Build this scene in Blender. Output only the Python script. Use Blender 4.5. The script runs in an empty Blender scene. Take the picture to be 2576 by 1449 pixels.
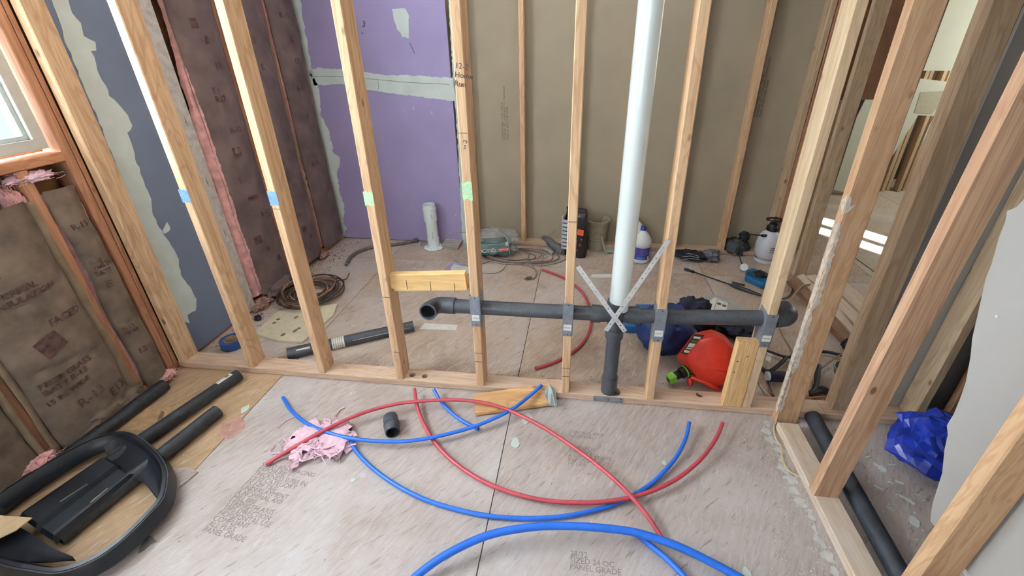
import bpy, bmesh, math, random
from mathutils import Vector, Matrix, Euler, noise
random.seed(7)
C = bpy.context.scene.collection
PI = math.pi
# ------------------------------------------------------------------ camera
CAMP = Vector((0.0465, -1.5893, 1.5398)); CAMR = Euler((1.1023, 0.0024, 0.1154), 'XYZ')
FPX, PPX, PPY = 1088.778, 1338.088, 662.256
cam = bpy.data.cameras.new('camera'); co = bpy.data.objects.new('camera', cam); C.objects.link(co)
co.location = CAMP; co.rotation_euler = CAMR
cam.sensor_width = 36; cam.lens = FPX / 2576 * 36
cam.shift_x = (1288 - PPX) / 2576; cam.shift_y = (PPY - 724.5) / 2576; cam.clip_start = 0.02
bpy.context.scene.camera = co
# ------------------------------------------------------------------ world, lights, exposure
sc = bpy.context.scene
sc.view_settings.view_transform = 'Standard'; sc.view_settings.look = 'None'
sc.view_settings.gamma = 1; sc.view_settings.use_curve_mapping = False
sc.view_settings.exposure = 0.08
wd = bpy.data.worlds.new('world'); sc.world = wd; wd.use_nodes = True
bg = wd.node_tree.nodes['Background']; bg.inputs[0].default_value = (0.75, 0.86, 1.0, 1); bg.inputs[1].default_value = 1.2
def area(name, loc, rot, sx, sy, power, col, spread=PI):
    l = bpy.data.lights.new(name, 'AREA'); l.shape = 'RECTANGLE'; l.size = sx; l.size_y = sy
    l.energy = power; l.color = col; l.spread = spread
    o = bpy.data.objects.new(name, l); C.objects.link(o); o.location = loc; o.rotation_euler = rot; return o
area('daylight_left_window', (-2.30, -0.84, 1.72), (0, -PI/2, 0), 1.05, 1.5, 270, (0.90, 0.96, 1.0))
area('daylight_rear_window', (-0.95, -3.75, 1.62), (PI/2, 0, 0), 1.7, 1.35, 36, (0.92, 0.96, 1.0))
area('daylight_far_room', (4.45, 2.9, 1.6), (0, PI/2, 0), 1.2, 1.6, 34, (1.0, 0.97, 0.9))
area('added_fill_back_room', (-.3, .95, 2.42), (0, 0, 0), 2.4, 1.2, 17, (0.93, 0.96, 1.0))  # added fill lamp to brighten the back room; the ceiling has no opening
area('added_floor_stripe_lamp', (2.575, 2.42, 2.40), (0, 0, math.atan2(-0.52, 0.37)), 0.62, 0.10, 9, (1, 1, 1), 0.06)  # added narrow lamp, unseen, that lays a bright stripe on the far floor
area('added_floor_stripe_lamp', (2.425, 2.17, 2.40), (0, 0, math.atan2(-0.52, 0.37)), 0.60, 0.07, 6.5, (1, 1, 1), 0.06)  # second added lamp, for the other bright floor stripe
# ------------------------------------------------------------------ calibrated photo -> world point on a plane
RM = CAMR.to_matrix()
def at(x, y, ax=2, v=0.0):
    d = RM @ Vector(((x - PPX) / FPX, -(y - PPY) / FPX, -1.0))
    t = (v - CAMP[ax]) / d[ax]
    return CAMP + d * t
def ats(pts, ax=2, v=0.0): return [at(x, y, ax, v) for x, y in pts]
# ------------------------------------------------------------------ materials
def lin(c):
    c = c / 255
    return c / 12.92 if c <= .04045 else ((c + .055) / 1.055) ** 2.4
def rgb(r, g, b): return (lin(r), lin(g), lin(b), 1)
MC = {}
def base(name):
    m = bpy.data.materials.new(name); m.use_nodes = True
    nt = m.node_tree; b = nt.nodes['Principled BSDF']
    return m, nt, b, nt.links
def N(nt, t, **k):
    n = nt.nodes.new(t)
    for a, v in k.items():
        if a.startswith('i_'):
            n.inputs[int(a[2:])].default_value = v
        else: setattr(n, a, v)
    return n
def mix(nt, fac, a, b):
    n = nt.nodes.new('ShaderNodeMix'); n.data_type = 'RGBA'
    for s, v in ((0, fac), (6, a), (7, b)):
        if hasattr(v, 'is_output') or hasattr(v, 'links') and not isinstance(v, (tuple, float)): nt.links.new(v, n.inputs[s])
        else: n.inputs[s].default_value = v
    return n.outputs[2]
def ramp(nt, src, lo, hi, a=0.0, b=1.0):
    n = nt.nodes.new('ShaderNodeMapRange'); n.inputs[1].default_value = lo; n.inputs[2].default_value = hi
    n.inputs[3].default_value = a; n.inputs[4].default_value = b; nt.links.new(src, n.inputs[0]); return n.outputs[0]
def coords(nt, scale, rnd=True, rot=(0, 0, 0)):
    tc = nt.nodes.new('ShaderNodeTexCoord'); mp = nt.nodes.new('ShaderNodeMapping'); mp.inputs[3].default_value = scale
    mp.inputs[2].default_value = rot
    if any(rot): mp.vector_type = 'TEXTURE'; mp.inputs[3].default_value = tuple(1 / q for q in scale)
    nt.links.new(tc.outputs['Object'], mp.inputs[0])
    if not rnd: return mp.outputs[0]
    oi = nt.nodes.new('ShaderNodeObjectInfo'); mu = N(nt, 'ShaderNodeMath', operation='MULTIPLY', i_1=37.0)
    nt.links.new(oi.outputs['Random'], mu.inputs[0])
    ad = nt.nodes.new('ShaderNodeVectorMath'); nt.links.new(mp.outputs[0], ad.inputs[0]); nt.links.new(mu.outputs[0], ad.inputs[1])
    return ad.outputs[0]
def noise_n(nt, vec, s=1.0, det=4, rough=.55, dist=0.0):
    n = nt.nodes.new('ShaderNodeTexNoise'); n.inputs['Scale'].default_value = s; n.inputs['Detail'].default_value = det
    n.inputs['Roughness'].default_value = rough; n.inputs['Distortion'].default_value = dist; nt.links.new(vec, n.inputs['Vector']); return n.outputs[0]
def bump(nt, b, h, st=.3, d=.004):
    n = nt.nodes.new('ShaderNodeBump'); n.inputs['Strength'].default_value = st; n.inputs['Distance'].default_value = d
    nt.links.new(h, n.inputs['Height']); nt.links.new(n.outputs[0], b.inputs['Normal'])
def plain(name, c, rough=.6, metal=0.0, var=.12, sc_=30, bmp=0.0, spec=.5, alpha=None):
    if name in MC: return MC[name]
    m, nt, b, L = base(name); c = rgb(*c)
    v = noise_n(nt, coords(nt, (1, 1, 1)), sc_, 5)
    dk = tuple(x * (1 - var * 2.2) for x in c[:3]) + (1,); lt = tuple(min(1, x * (1 + var)) for x in c[:3]) + (1,)
    L.new(mix(nt, ramp(nt, v, .3, .7), dk, lt), b.inputs['Base Color'])
    b.inputs['Roughness'].default_value = rough; b.inputs['Metallic'].default_value = metal
    b.inputs['Specular IOR Level'].default_value = spec
    if bmp: bump(nt, b, v, bmp, .004)
    if alpha is not None: b.inputs['Alpha'].default_value = alpha
    MC[name] = m; return m
def wood(name, light, dark, axis=2, knot=True, rough=.72, dirt=None, dirt_amt=0.0):
    if name in MC: return MC[name]
    m, nt, b, L = base(name)
    s = [38, 38, 38]; s[axis] = 1.6
    g = noise_n(nt, coords(nt, tuple(s)), 1.0, 8, .68, .8)
    s2 = [7, 7, 7]; s2[axis] = .9
    g2 = noise_n(nt, coords(nt, tuple(s2)), 1.0, 3, .5, 2.2)
    wv = N(nt, 'ShaderNodeMath', operation='SINE'); mu = N(nt, 'ShaderNodeMath', operation='MULTIPLY', i_1=46.0)
    L.new(g2, mu.inputs[0]); L.new(mu.outputs[0], wv.inputs[0])
    lt, dk = rgb(*light), rgb(*dark)
    md = tuple((a * .45 + c * .55) for a, c in zip(lt, dk))
    c1 = mix(nt, ramp(nt, g, .38, .6), md, lt)
    c2 = mix(nt, ramp(nt, wv.outputs[0], .2, 1.0, 0, .42), c1, dk)
    if knot:
        s3 = [16, 16, 16]; s3[axis] = 8.5
        vo = N(nt, 'ShaderNodeTexVoronoi'); vo.inputs['Scale'].default_value = 1.0; L.new(coords(nt, tuple(s3)), vo.inputs['Vector'])
        sx = nt.nodes.new('ShaderNodeSeparateXYZ'); L.new(vo.outputs['Color'], sx.inputs[0])
        k = ramp(nt, vo.outputs['Distance'], .10, .19, 1, 0)
        gt = N(nt, 'ShaderNodeMath', operation='GREATER_THAN', i_1=.79); L.new(sx.outputs[0], gt.inputs[0])
        ml = N(nt, 'ShaderNodeMath', operation='MULTIPLY'); L.new(k, ml.inputs[0]); L.new(gt.outputs[0], ml.inputs[1])
        ml2 = N(nt, 'ShaderNodeMath', operation='MULTIPLY', i_1=.8); L.new(ml.outputs[0], ml2.inputs[0])
        c2 = mix(nt, ml2.outputs[0], c2, rgb(96, 62, 38))
    if dirt:
        d = noise_n(nt, coords(nt, (5, 5, 5)), 1.0, 8, .7)
        c2 = mix(nt, ramp(nt, d, .45, .7, 0, dirt_amt), c2, rgb(*dirt))
    oi = nt.nodes.new('ShaderNodeObjectInfo'); c2 = mix(nt, ramp(nt, oi.outputs['Random'], 0, 1, 0, .22), c2, dk)
    L.new(c2, b.inputs['Base Color']); b.inputs['Roughness'].default_value = rough
    b.inputs['Specular IOR Level'].default_value = .25
    bump(nt, b, g, .35, .002)
    MC[name] = m; return m
def glassy(name, c, rough, alpha, spec=.6):
    m = plain(name, c, rough, spec=spec, var=.05, alpha=alpha); return m
# lumber
WL = wood('light_pine', (216, 184, 148), (166, 126, 90))
WP = wood('pale_pine', (214, 192, 160), (176, 146, 112))
WY = wood('yellow_pine', (230, 196, 140), (196, 150, 88), axis=0)
WR = wood('reddish_lumber', (184, 138, 108), (136, 90, 64))
WF = wood('orange_fir', (198, 164, 134), (144, 102, 76))
WG = wood('grey_brown_lumber', (200, 178, 148), (156, 128, 98))
WPX = wood('sole_plate_pine', (206, 180, 156), (166, 132, 106), axis=0, knot=False, dirt=(196, 176, 160), dirt_amt=.6)
WPY = wood('dusty_sole_plate_pine', (222, 204, 184), (192, 166, 140), axis=1, knot=False, dirt=(214, 206, 200), dirt_amt=.7)
WRX = wood('reddish_lumber_flat', (186, 134, 100), (140, 88, 60), axis=1, knot=False)
WMUD = wood('plaster_streaked_pine', (200, 164, 126), (148, 106, 76), dirt=(220, 204, 186), dirt_amt=.15)
WK = wood('knotty_brown_board', (150, 112, 84), (100, 66, 46))
MUD = plain('joint_compound', (204, 214, 208), .85, var=.05, sc_=9, bmp=.15)
WHT = plain('white_plastic', (226, 230, 230), .35, var=.01)
PVC = plain('pvc_white', (226, 236, 234), .22, var=.008, sc_=4, spec=.6)
ABS = plain('abs_black', (66, 70, 76), .42, var=.15, sc_=60, bmp=.08)
ABSD = plain('dusty_abs_black', (42, 47, 54), .5, var=.25, sc_=40, bmp=.1)
BLK = plain('black_rubber', (22, 24, 28), .5, var=.2)
BIN = plain('dull_black_moulded_plastic', (24, 29, 38), .42, var=.3, sc_=9, bmp=.2)
STEEL = plain('galvanised_steel', (150, 158, 168), .45, .55, var=.1, sc_=40)
STRAPM = plain('shiny_perforated_strap', (222, 228, 228), .28, .35, var=.04)
NAIL = plain('dark_nail', (54, 52, 50), .5, .5)
INK = plain('black_ink', (58, 54, 52), .8)
INKF = plain('faded_grey_ink', (142, 134, 130), .9)
INKR = plain('red_brown_print', (98, 72, 66), .9, var=.3, sc_=50)
RED = plain('red_tube', (168, 62, 72), .38, var=.08, spec=.5)
BLUE = plain('blue_tube', (34, 104, 208), .34, var=.06, spec=.5)
BTAPE = plain('blue_masking_tape', (112, 152, 190), .7, var=.15, sc_=80)
GTAPE = plain('pale_green_masking_tape', (186, 224, 178), .7, var=.1, sc_=80)
PAPER = plain('white_paper', (222, 220, 210), .8, var=.05)
DARK = plain('dark_fabric', (32, 34, 44), .9, var=.3, bmp=.5)  # plain dark cloth colour, reused for the far floor seam line
# floor
def floor_mat(name, a, b_, white, brown=.55):
    m, nt, b, L = base(name)
    n1 = noise_n(nt, coords(nt, (12, 85, 9), True, (0, 0, 1.05)), 1.0, 5, .6, .4)
    n2 = noise_n(nt, coords(nt, (12, 95, 9), True, (0, 0, .75)), 1.0, 5, .6, .3)
    n6 = noise_n(nt, coords(nt, (90, 12, 9), True, (0, 0, -.3)), 1.0, 3, .5, .3)
    n3 = noise_n(nt, coords(nt, (1.5, 1.5, 1.5), True), 1.0, 8, .65)
    dk = rgb(a[0] - 52, a[1] - 54, a[2] - 54)
    c = mix(nt, ramp(nt, n1, .34, .66), rgb(*a), rgb(*b_))
    c = mix(nt, ramp(nt, n3, .42, .68, 0, white), c, rgb(212, 208, 208))
    n4 = noise_n(nt, coords(nt, (2.0, 2.0, 2.0), True, (0, 0, 1)), 1.0, 8, .7)
    c = mix(nt, ramp(nt, n4, .50, .70, 0, brown), c, rgb(132, 106, 84))
    c = mix(nt, ramp(nt, n2, .60, .70, 0, .62), c, dk)
    c = mix(nt, ramp(nt, n1, .62, .72, 0, .45), c, dk)
    c = mix(nt, ramp(nt, n6, .62, .74, 0, .45), c, rgb(222, 216, 210))
    n5 = noise_n(nt, coords(nt, (9, 9, 9), True, (0, 0, 1)), 1.0, 7, .8)
    c = mix(nt, ramp(nt, n5, .64, .70, 0, .85), c, rgb(220, 218, 214))
    n7 = noise_n(nt, coords(nt, (42, 42, 9), True, (0, 0, 1)), 1.0, 3, .6)
    c = mix(nt, ramp(nt, n7, .70, .75, 0, .8), c, rgb(96, 80, 68))
    L.new(c, b.inputs['Base Color']); b.inputs['Roughness'].default_value = .66; b.inputs['Specular IOR Level'].default_value = .35
    ad = N(nt, 'ShaderNodeMath', operation='ADD'); L.new(n1, ad.inputs[0]); L.new(n2, ad.inputs[1])
    bump(nt, b, ad.outputs[0], .45, .003); MC[name] = m; return m
FLF = floor_mat('plywood_front_room', (166, 151, 142), (190, 179, 174), .7, .35)
FLL = floor_mat('plywood_brown_edge_panel', (166, 136, 102), (184, 156, 124), .10, .30)
FLB = floor_mat('plywood_back_room', (168, 146, 126), (190, 170, 152), .45, .6)
FLX = floor_mat('plywood_far_room', (176, 160, 136), (196, 182, 160), .5, .3)
def drywall(name, c, var=.04):
    return plain(name, c, .88, var=var, sc_=3.0, bmp=.03, spec=.2)
PUR = drywall('purple_drywall_paper', (162, 150, 188))
BLU = drywall('slate_blue_drywall_paper', (120, 131, 152))
BRN = drywall('brown_drywall_back_paper', (160, 148, 128))
GRY = drywall('grey_drywall_paper', (172, 170, 166))
WHD = drywall('white_painted_drywall', (214, 218, 200))
CEI = drywall('ceiling_board', (226, 224, 216))
OSB = plain('wall_sheathing', (150, 112, 76), .85, var=.2, sc_=14, bmp=.2)
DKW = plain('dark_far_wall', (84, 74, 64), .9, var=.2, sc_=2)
KRA = plain('kraft_paper_facing', (120, 106, 92), .85, var=.22, sc_=9, bmp=.35)
KRP = plain('dusty_kraft_paper_facing', (116, 98, 94), .85, var=.2, sc_=6, bmp=.35)
PINK = plain('pink_fibreglass', (222, 168, 166), .95, var=.14, sc_=22, bmp=.9)
PNKL = plain('pale_pink_fibreglass', (232, 196, 210), .95, var=.1, sc_=40, bmp=.9)
# ------------------------------------------------------------------ mesh helpers
class MB:
    def __init__(s): s.v = []; s.f = []; s.sm = []
    def add(s, vs, fs, smooth=False):
        o = len(s.v); s.v += [tuple(v) for v in vs]; s.f += [tuple(i + o for i in f) for f in fs]; s.sm += [smooth] * len(fs); return s
    def box(s, x0, x1, y0, y1, z0, z1, M=None):
        vs = [Vector((x, y, z)) for x in (x0, x1) for y in (y0, y1) for z in (z0, z1)]
        if M: vs = [M @ v for v in vs]
        return s.add(vs, [(0, 1, 3, 2), (4, 6, 7, 5), (0, 4, 5, 1), (2, 3, 7, 6), (0, 2, 6, 4), (1, 5, 7, 3)])
    def lumber(s, dims, c=.0035, axis=2, M=None, wob=0.0, seg=1):
        """board with eased long edges, from dims=(x0,x1,y0,y1,z0,z1); long axis given"""
        lo = [dims[0], dims[2], dims[4]]; hi = [dims[1], dims[3], dims[5]]
        a, b = [i for i in range(3) if i != axis]
        ring = [(lo[a] + c, lo[b]), (hi[a] - c, lo[b]), (hi[a], lo[b] + c), (hi[a], hi[b] - c), (hi[a] - c, hi[b]), (lo[a] + c, hi[b]), (lo[a], hi[b] - c), (lo[a], lo[b] + c)]
        vs = []; n = seg + 1; ph = random.random() * 6
        for k in range(n):
            t = k / seg; w = wob * math.sin(t * 5 + ph) if seg > 1 else 0
            for p, q in ring:
                v = [0, 0, 0]; v[axis] = lo[axis] + (hi[axis] - lo[axis]) * t; v[a] = p + w; v[b] = q
                v = Vector(v); vs.append(M @ v if M else v)
        fs = [tuple(range(7, -1, -1)), tuple(range(seg * 8, seg * 8 + 8))]
        for k in range(seg):
            for i in range(8):
                j = (i + 1) % 8; fs.append((k * 8 + i, k * 8 + j, (k + 1) * 8 + j, (k + 1) * 8 + i))
        if axis == 1: fs = [f[::-1] for f in fs]
        return s.add(vs, fs)
    def prism(s, pts, off):
        """polygon (list of Vector, planar) extruded by off"""
        n = len(pts); vs = [Vector(p) for p in pts] + [Vector(p) + off for p in pts]
        fs = [tuple(range(n)), tuple(range(2 * n - 1, n - 1, -1))] + [(i, i + n, (i + 1) % n + n, (i + 1) % n) for i in range(n)]
        return s.add(vs, fs)
    def sweep(s, pts, r, seg=10, closed=False, caps=True, hollow=0, flat=None):
        pts = [Vector(p) for p in pts]; n = len(pts); rs = r if isinstance(r, (list, tuple)) else [r] * n
        T = []
        for i in range(n):
            a = pts[(i - 1) % n] if (i > 0 or closed) else pts[i]; b = pts[(i + 1) % n] if (i < n - 1 or closed) else pts[i]
            t = (b - a); T.append(t.normalized() if t.length > 1e-9 else Vector((0, 0, 1)))
        up = Vector((0, 0, 1)) if abs(T[0].z) < .9 else Vector((1, 0, 0))
        nrm = (up - T[0] * up.dot(T[0])).normalized(); fr = []
        for i in range(n):
            nrm = (nrm - T[i] * nrm.dot(T[i])).normalized(); fr.append((nrm.copy(), T[i].cross(nrm)))
        def ringset(scale, rev):
            vs = []
            for i in range(n):
                u, w = fr[i]
                for k in range(seg):
                    a = 2 * PI * k / seg; cu, cw = math.cos(a), math.sin(a)
                    if flat: cu *= flat
                    vs.append(pts[i] + (u * cu + w * cw) * rs[i] * scale)
            fs = []
            m = n if closed else n - 1
            for i in range(m):
                for k in range(seg):
                    a, b = i * seg + k, i * seg + (k + 1) % seg; c, d = ((i + 1) % n) * seg + (k + 1) % seg, ((i + 1) % n) * seg + k
                    fs.append((a, b, c, d) if not rev else (d, c, b, a))
            return vs, fs
        vs, fs = ringset(1, False); o0 = len(s.v)
        s.add(vs, fs, True)
        if hollow:
            vi, fi = ringset(hollow, True); o1 = len(s.v); s.add(vi, fi, True)
            for e, base_ in ((0, 0), (1, (n - 1) * seg)):
                for k in range(seg):
                    a, b = base_ + k, base_ + (k + 1) % seg
                    q = (o0 + a, o1 + a, o1 + b, o0 + b) if e == 0 else (o0 + b, o1 + b, o1 + a, o0 + a)
                    s.f.append(q); s.sm.append(False)
        elif caps and not closed:
            s.f.append(tuple(o0 + k for k in range(seg - 1, -1, -1))); s.sm.append(False)
            s.f.append(tuple(o0 + (n - 1) * seg + k for k in range(seg))); s.sm.append(False)
        return s
    def lathe(s, prof, seg=24, M=None, sx=1, sy=1, a0=0, a1=2 * PI, smooth=True):
        full = abs(a1 - a0 - 2 * PI) < 1e-6; n = len(prof); cols = seg if full else seg + 1; vs = []
        for k in range(cols):
            a = a0 + (a1 - a0) * k / seg
            for r, z in prof:
                v = Vector((r * math.cos(a) * sx, r * math.sin(a) * sy, z)); vs.append(M @ v if M else v)
        fs = []
        for k in range(seg):
            k2 = (k + 1) % cols
            for i in range(n - 1): fs.append((k * n + i, k2 * n + i, k2 * n + i + 1, k * n + i + 1))
        return s.add(vs, fs, smooth)
    def grid(s, nu, nv, fn, smooth=True, thick=0, flip=False):
        vs = [fn(i / (nu - 1), j / (nv - 1)) for j in range(nv) for i in range(nu)]
        fs = [(j * nu + i, j * nu + i + 1, (j + 1) * nu + i + 1, (j + 1) * nu + i) for j in range(nv - 1) for i in range(nu - 1)]
        if flip: fs = [f[::-1] for f in fs]
        return s.add(vs, fs, smooth)
    def build(s, name, mat, parent=None, bevel=0, solid=0, origin=None):
        me = bpy.data.meshes.new(name)
        vs = s.v
        if origin is not None:
            origin = Vector(origin); vs = [Vector(v) - origin for v in vs]
        me.from_pydata([tuple(v) for v in vs], [], s.f); me.validate()
        me.polygons.foreach_set('use_smooth', s.sm[:len(me.polygons)] + [False] * (len(me.polygons) - len(s.sm)))
        bm = bmesh.new(); bm.from_mesh(me)
        bmesh.ops.remove_doubles(bm, verts=bm.verts, dist=1e-6)
        bmesh.ops.recalc_face_normals(bm, faces=bm.faces)
        if bevel: bmesh.ops.bevel(bm, geom=[e for e in bm.edges if len(e.link_faces) == 2 and e.calc_face_angle(0) > .35], offset=bevel, segments=2, affect='EDGES', profile=.6)
        for e in bm.edges:
            if len(e.link_faces) == 2 and e.calc_face_angle(0) > .75: e.smooth = False
        bm.to_mesh(me); bm.free(); me.update()
        o = bpy.data.objects.new(name, me); C.objects.link(o)
        if mat: me.materials.append(mat)
        if origin is not None: o.location = origin
        if parent: 
            o.parent = parent
            o.matrix_parent_inverse = Matrix.Identity(4)
            # parts are modelled in world space: cancel the parent's transform
            o.matrix_parent_inverse = parent_matrix(parent).inverted()
        if solid:
            md = o.modifiers.new('solid', 'SOLIDIFY'); md.thickness = solid; md.offset = 0
        return o
def parent_matrix(p):
    m = Matrix.LocRotScale(p.location, p.rotation_euler, p.scale)
    return (parent_matrix(p.parent) @ p.matrix_parent_inverse @ m) if p.parent else m
def tag(o, label=None, cat=None, group=None, kind=None):
    if label: o['label'] = label
    if cat: o['category'] = cat
    if group: o['group'] = group
    if kind: o['kind'] = kind
    return o
def thing(name, label, cat, loc=(0, 0, 0), group=None, kind=None):
    o = bpy.data.objects.new(name, None); C.objects.link(o); o.location = loc; o.empty_display_size = .05
    return tag(o, label, cat, group, kind)
def text(body, size, mat, loc, right, up, parent, name='printed_lettering', space=1.0, thick=0.0002, align='LEFT', lines=1.0, bold=0.0):
    cu = bpy.data.curves.new(name, 'FONT'); cu.body = body; cu.size = size; cu.extrude = thick; cu.space_character = space
    cu.align_x = align; cu.space_line = lines; cu.resolution_u = 2; cu.offset = bold
    t = bpy.data.objects.new(name + '_tmp', cu); C.objects.link(t)
    dg = bpy.context.evaluated_depsgraph_get(); me = bpy.data.meshes.new_from_object(t.evaluated_get(dg))
    bpy.data.objects.remove(t); bpy.data.curves.remove(cu)
    r = Vector(right).normalized(); u = Vector(up); u = (u - r * u.dot(r)).normalized(); n = r.cross(u)
    M = Matrix((r, u, n)).transposed().to_4x4(); M.translation = Vector(loc)
    me.transform(M); me.materials.clear(); me.materials.append(mat); me.name = name
    o = bpy.data.objects.new(name, me); C.objects.link(o)
    if parent: o.parent = parent; o.matrix_parent_inverse = parent_matrix(parent).inverted()
    return o
def spl(pts, n=8, closed=False):
    P = [Vector(p) for p in pts]; out = []; L = len(P)
    rng = range(L if closed else L - 1)
    for i in rng:
        p0 = P[(i - 1) % L] if (closed or i > 0) else P[i] * 2 - P[i + 1]
        p1, p2 = P[i], P[(i + 1) % L]
        p3 = P[(i + 2) % L] if (closed or i < L - 2) else P[i + 1] * 2 - P[i]
        for k in range(n):
            t = k / n
            out.append(.5 * ((2 * p1) + (p2 - p0) * t + (2 * p0 - 5 * p1 + 4 * p2 - p3) * t * t + (3 * p1 - p0 - 3 * p2 + p3) * t ** 3))
    if not closed: out.append(P[-1])
    return out
def ragged(pts, jag=.006, step=.015, seed=0):
    out = []; rs = random.Random(seed)
    for i, p in enumerate(pts):
        q = pts[(i + 1) % len(pts)]; d = q - p; n = max(1, int(d.length / step)); side = Vector((-d.y, d.x, 0)) if abs(d.z) < 1e-6 and abs(d.x) + abs(d.y) > 0 else Vector((0, 0, 1)).cross(d)
        for k in range(n):
            b = p + d * (k / n); w = Vector((rs.uniform(-1, 1), rs.uniform(-1, 1), rs.uniform(-1, 1))) * jag
            out.append((b, w))
    return out
def patch(name, pts, ax, normal, mat, parent, jag=.006, step=.015, t=.0015, seed=0):
    R = []
    for b, w in ragged(pts, jag, step, seed):
        w[ax] = 0; R.append(b + w)
    return MB().prism(R, Vector(normal) * t).build(name, mat, parent)
def nz(x, y, z=0.0): return noise.noise(Vector((x, y, z)))
def slab(name, pxs, z0, t, mat, parent=None, jag=0):
    P = [Vector((p.x, p.y, z0)) for p in ats(pxs, 2, z0 + t)]
    return MB().prism(P, Vector((0, 0, t))).build(name, mat, parent)
def nails(parent, pts, normal, r=.0035, name='nail'):
    n = Vector(normal)
    for p in pts:
        M = n.to_track_quat('Z', 'Y').to_matrix().to_4x4(); M.translation = Vector(p)
        MB().lathe([(0, .0012), (r, .001), (r, 0)], 8, M).build(name, NAIL, parent)
def crumple(cx, cy, cz, rx, ry, rz, seed, amp=.25, nu=28, nv=16, flat=True, freq=2.2):
    """closed lumpy cloth bundle resting on z=cz"""
    mb = MB(); vs = []; fs = []
    for j in range(nv + 1):
        ph = PI * j / nv
        for i in range(nu):
            th = 2 * PI * i / nu; d = Vector((math.sin(ph) * math.cos(th), math.sin(ph) * math.sin(th), math.cos(ph)))
            q = noise.noise(d * freq + Vector((seed * 3.7, 0, 0))) * amp + abs(noise.noise(d * freq * 2.6 + Vector((0, seed, 0)))) * amp * .8 - amp * .2
            k = 1 + q; p = Vector((d.x * rx * k, d.y * ry * k, rz + d.z * rz * k))
            if flat and p.z < 0.002: p.z = 0.002 * random.random()
            vs.append(Vector((cx, cy, cz)) + p)
    for j in range(nv):
        for i in range(nu):
            a, b = j * nu + i, j * nu + (i + 1) % nu; fs.append((a, b, b + nu, a + nu))
    return mb.add(vs, fs, True)
# ================================================================== STRUCTURE
H = 2.44
fl = tag(MB().box(-2.3, 4.6, -3.8, 4.6, -.06, -.019).build('floor', plain('dark_subfloor', (40, 30, 24), .95)), kind='structure')
XS = [-2.3, -1.453, -.228, .99, 2.21, 3.43, 4.6]; YS = [-3.8, -1.06, 1.385, 3.82, 4.6]
for i in range(len(XS) - 1):
    for j in range(len(YS) - 1):
        x0, x1, y0, y1 = XS[i], XS[i + 1], YS[j], YS[j + 1]
        if y1 == 1.385 and x0 < 2.2:   # panel crosses the partition: front room and back room wear differ
            MB().box(x0 + .0019, x1 - .0019, y0 + .0019, .045, -.018, 0).build('plywood_panel', FLL if x0 < -2 else FLF, fl)
            MB().box(x0 + .0019, x1 - .0019, .045, y1 - .0019, -.018, 0).build('plywood_panel', FLB, fl)
        else:
            m = FLF if y1 < 0 else (FLX if x0 > 1.9 or y0 > 3 else FLB)
            MB().box(x0 + .0019, x1 - .0019, y0 + .0019, y1 - .0019, -.018, 0).build('plywood_panel', m, fl)
tag(MB().box(-2.3, 4.6, -3.8, 4.6, H, H + .03).build('ceiling', CEI), kind='structure')
# left wall: sheathing with the window opening, plates and studs
WY0, WY1, WZ0, WZ1 = -1.60, -.060, 1.165, 2.24
wl = MB()
wl.box(-2.16, -2.132, -3.8, WY0, 0, H); wl.box(-2.16, -2.132, WY1, 4.6, 0, H)
wl.box(-2.16, -2.132, WY0, WY1, 0, WZ0); wl.box(-2.16, -2.132, WY0, WY1, WZ1, H)
wall_l = tag(wl.build('wall_left', OSB), kind='structure')
MB().lumber((-2.131, -2.042, -3.8, 1.74, 0.001, .038), axis=1).build('bottom_plate', WRX, wall_l)
MB().lumber((-2.131, -2.042, -3.8, 1.74, H - .04, H - .001), axis=1).build('top_plate', WRX, wall_l)
MB().lumber((-2.131, -2.0365, -.0205, -.0008, .038, H - .04), seg=4).build('stud', WR, wall_l)
MB().lumber((-2.131, -2.040, -.0585, -.0212, .038, H - .04), seg=4).build('stud', WR, wall_l)

MB().lumber((-2.131, -2.042, -.235, -.197, .038, WZ0 - .046), wob=.002, seg=4).build('cripple_stud', WR, wall_l)
MB().lumber((-2.131, -2.042, -.625, -.587, .038, WZ0 - .046), wob=.002, seg=4).build('cripple_stud', WR, wall_l)
MB().lumber((-2.131, -2.042, -1.03, -.992, .038, WZ0 - .046)).build('cripple_stud', WR, wall_l)
MB().lumber((-2.131, -2.040, WY0, -.060, WZ0 - .045, WZ0 - .007), axis=1).build('rough_sill', WRX, wall_l)
MB().lumber((-2.131, -2.042, WY0, -.060, WZ1, WZ1 + .14), axis=1).build('header', WRX, wall_l)
for y in (-1.64, -1.70, -2.06, -2.47, -2.9, -3.3, .53, .98, 1.385): MB().lumber((-2.131, -2.042, y, y + .038, .038, H - .04)).build('stud', WR, wall_l)
# window
wn = thing('window_1', 'white framed window in the left wall, its lower corner in view', 'window', (-2.1, -.6, WZ0), kind='structure')
def frame(x0, x1, ya, yb, za, zb, w, name, mat):
    b = MB(); b.box(x0, x1, ya, yb, za, za + w); b.box(x0, x1, ya, yb, zb - w, zb); b.box(x0, x1, ya, ya + w, za + w, zb - w); b.box(x0, x1, yb - w, yb, za + w, zb - w)
    return b.build(name, mat, wn, bevel=.003)
ya, yb, za, zb = WY0 + .05, WY1 - .022, WZ0 + .012, WZ1 - .012
WFR = plain('window_vinyl', (206, 204, 196), .4, var=.03)
frame(-2.12, -2.055, ya, yb, za, zb, .040, 'window_frame', WFR)
frame(-2.108, -2.07, ya + .040, yb - .040, za + .040, zb - .040, .016, 'sash', plain('window_sash_vinyl', (186, 198, 196), .4, var=.03))
m, nt, b, L = base('window_glass'); b.inputs['Transmission Weight'].default_value = 1; b.inputs['Roughness'].default_value = 0; b.inputs['IOR'].default_value = 1.02
b.inputs['Base Color'].default_value = (.93, .97, 1, 1)
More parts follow.
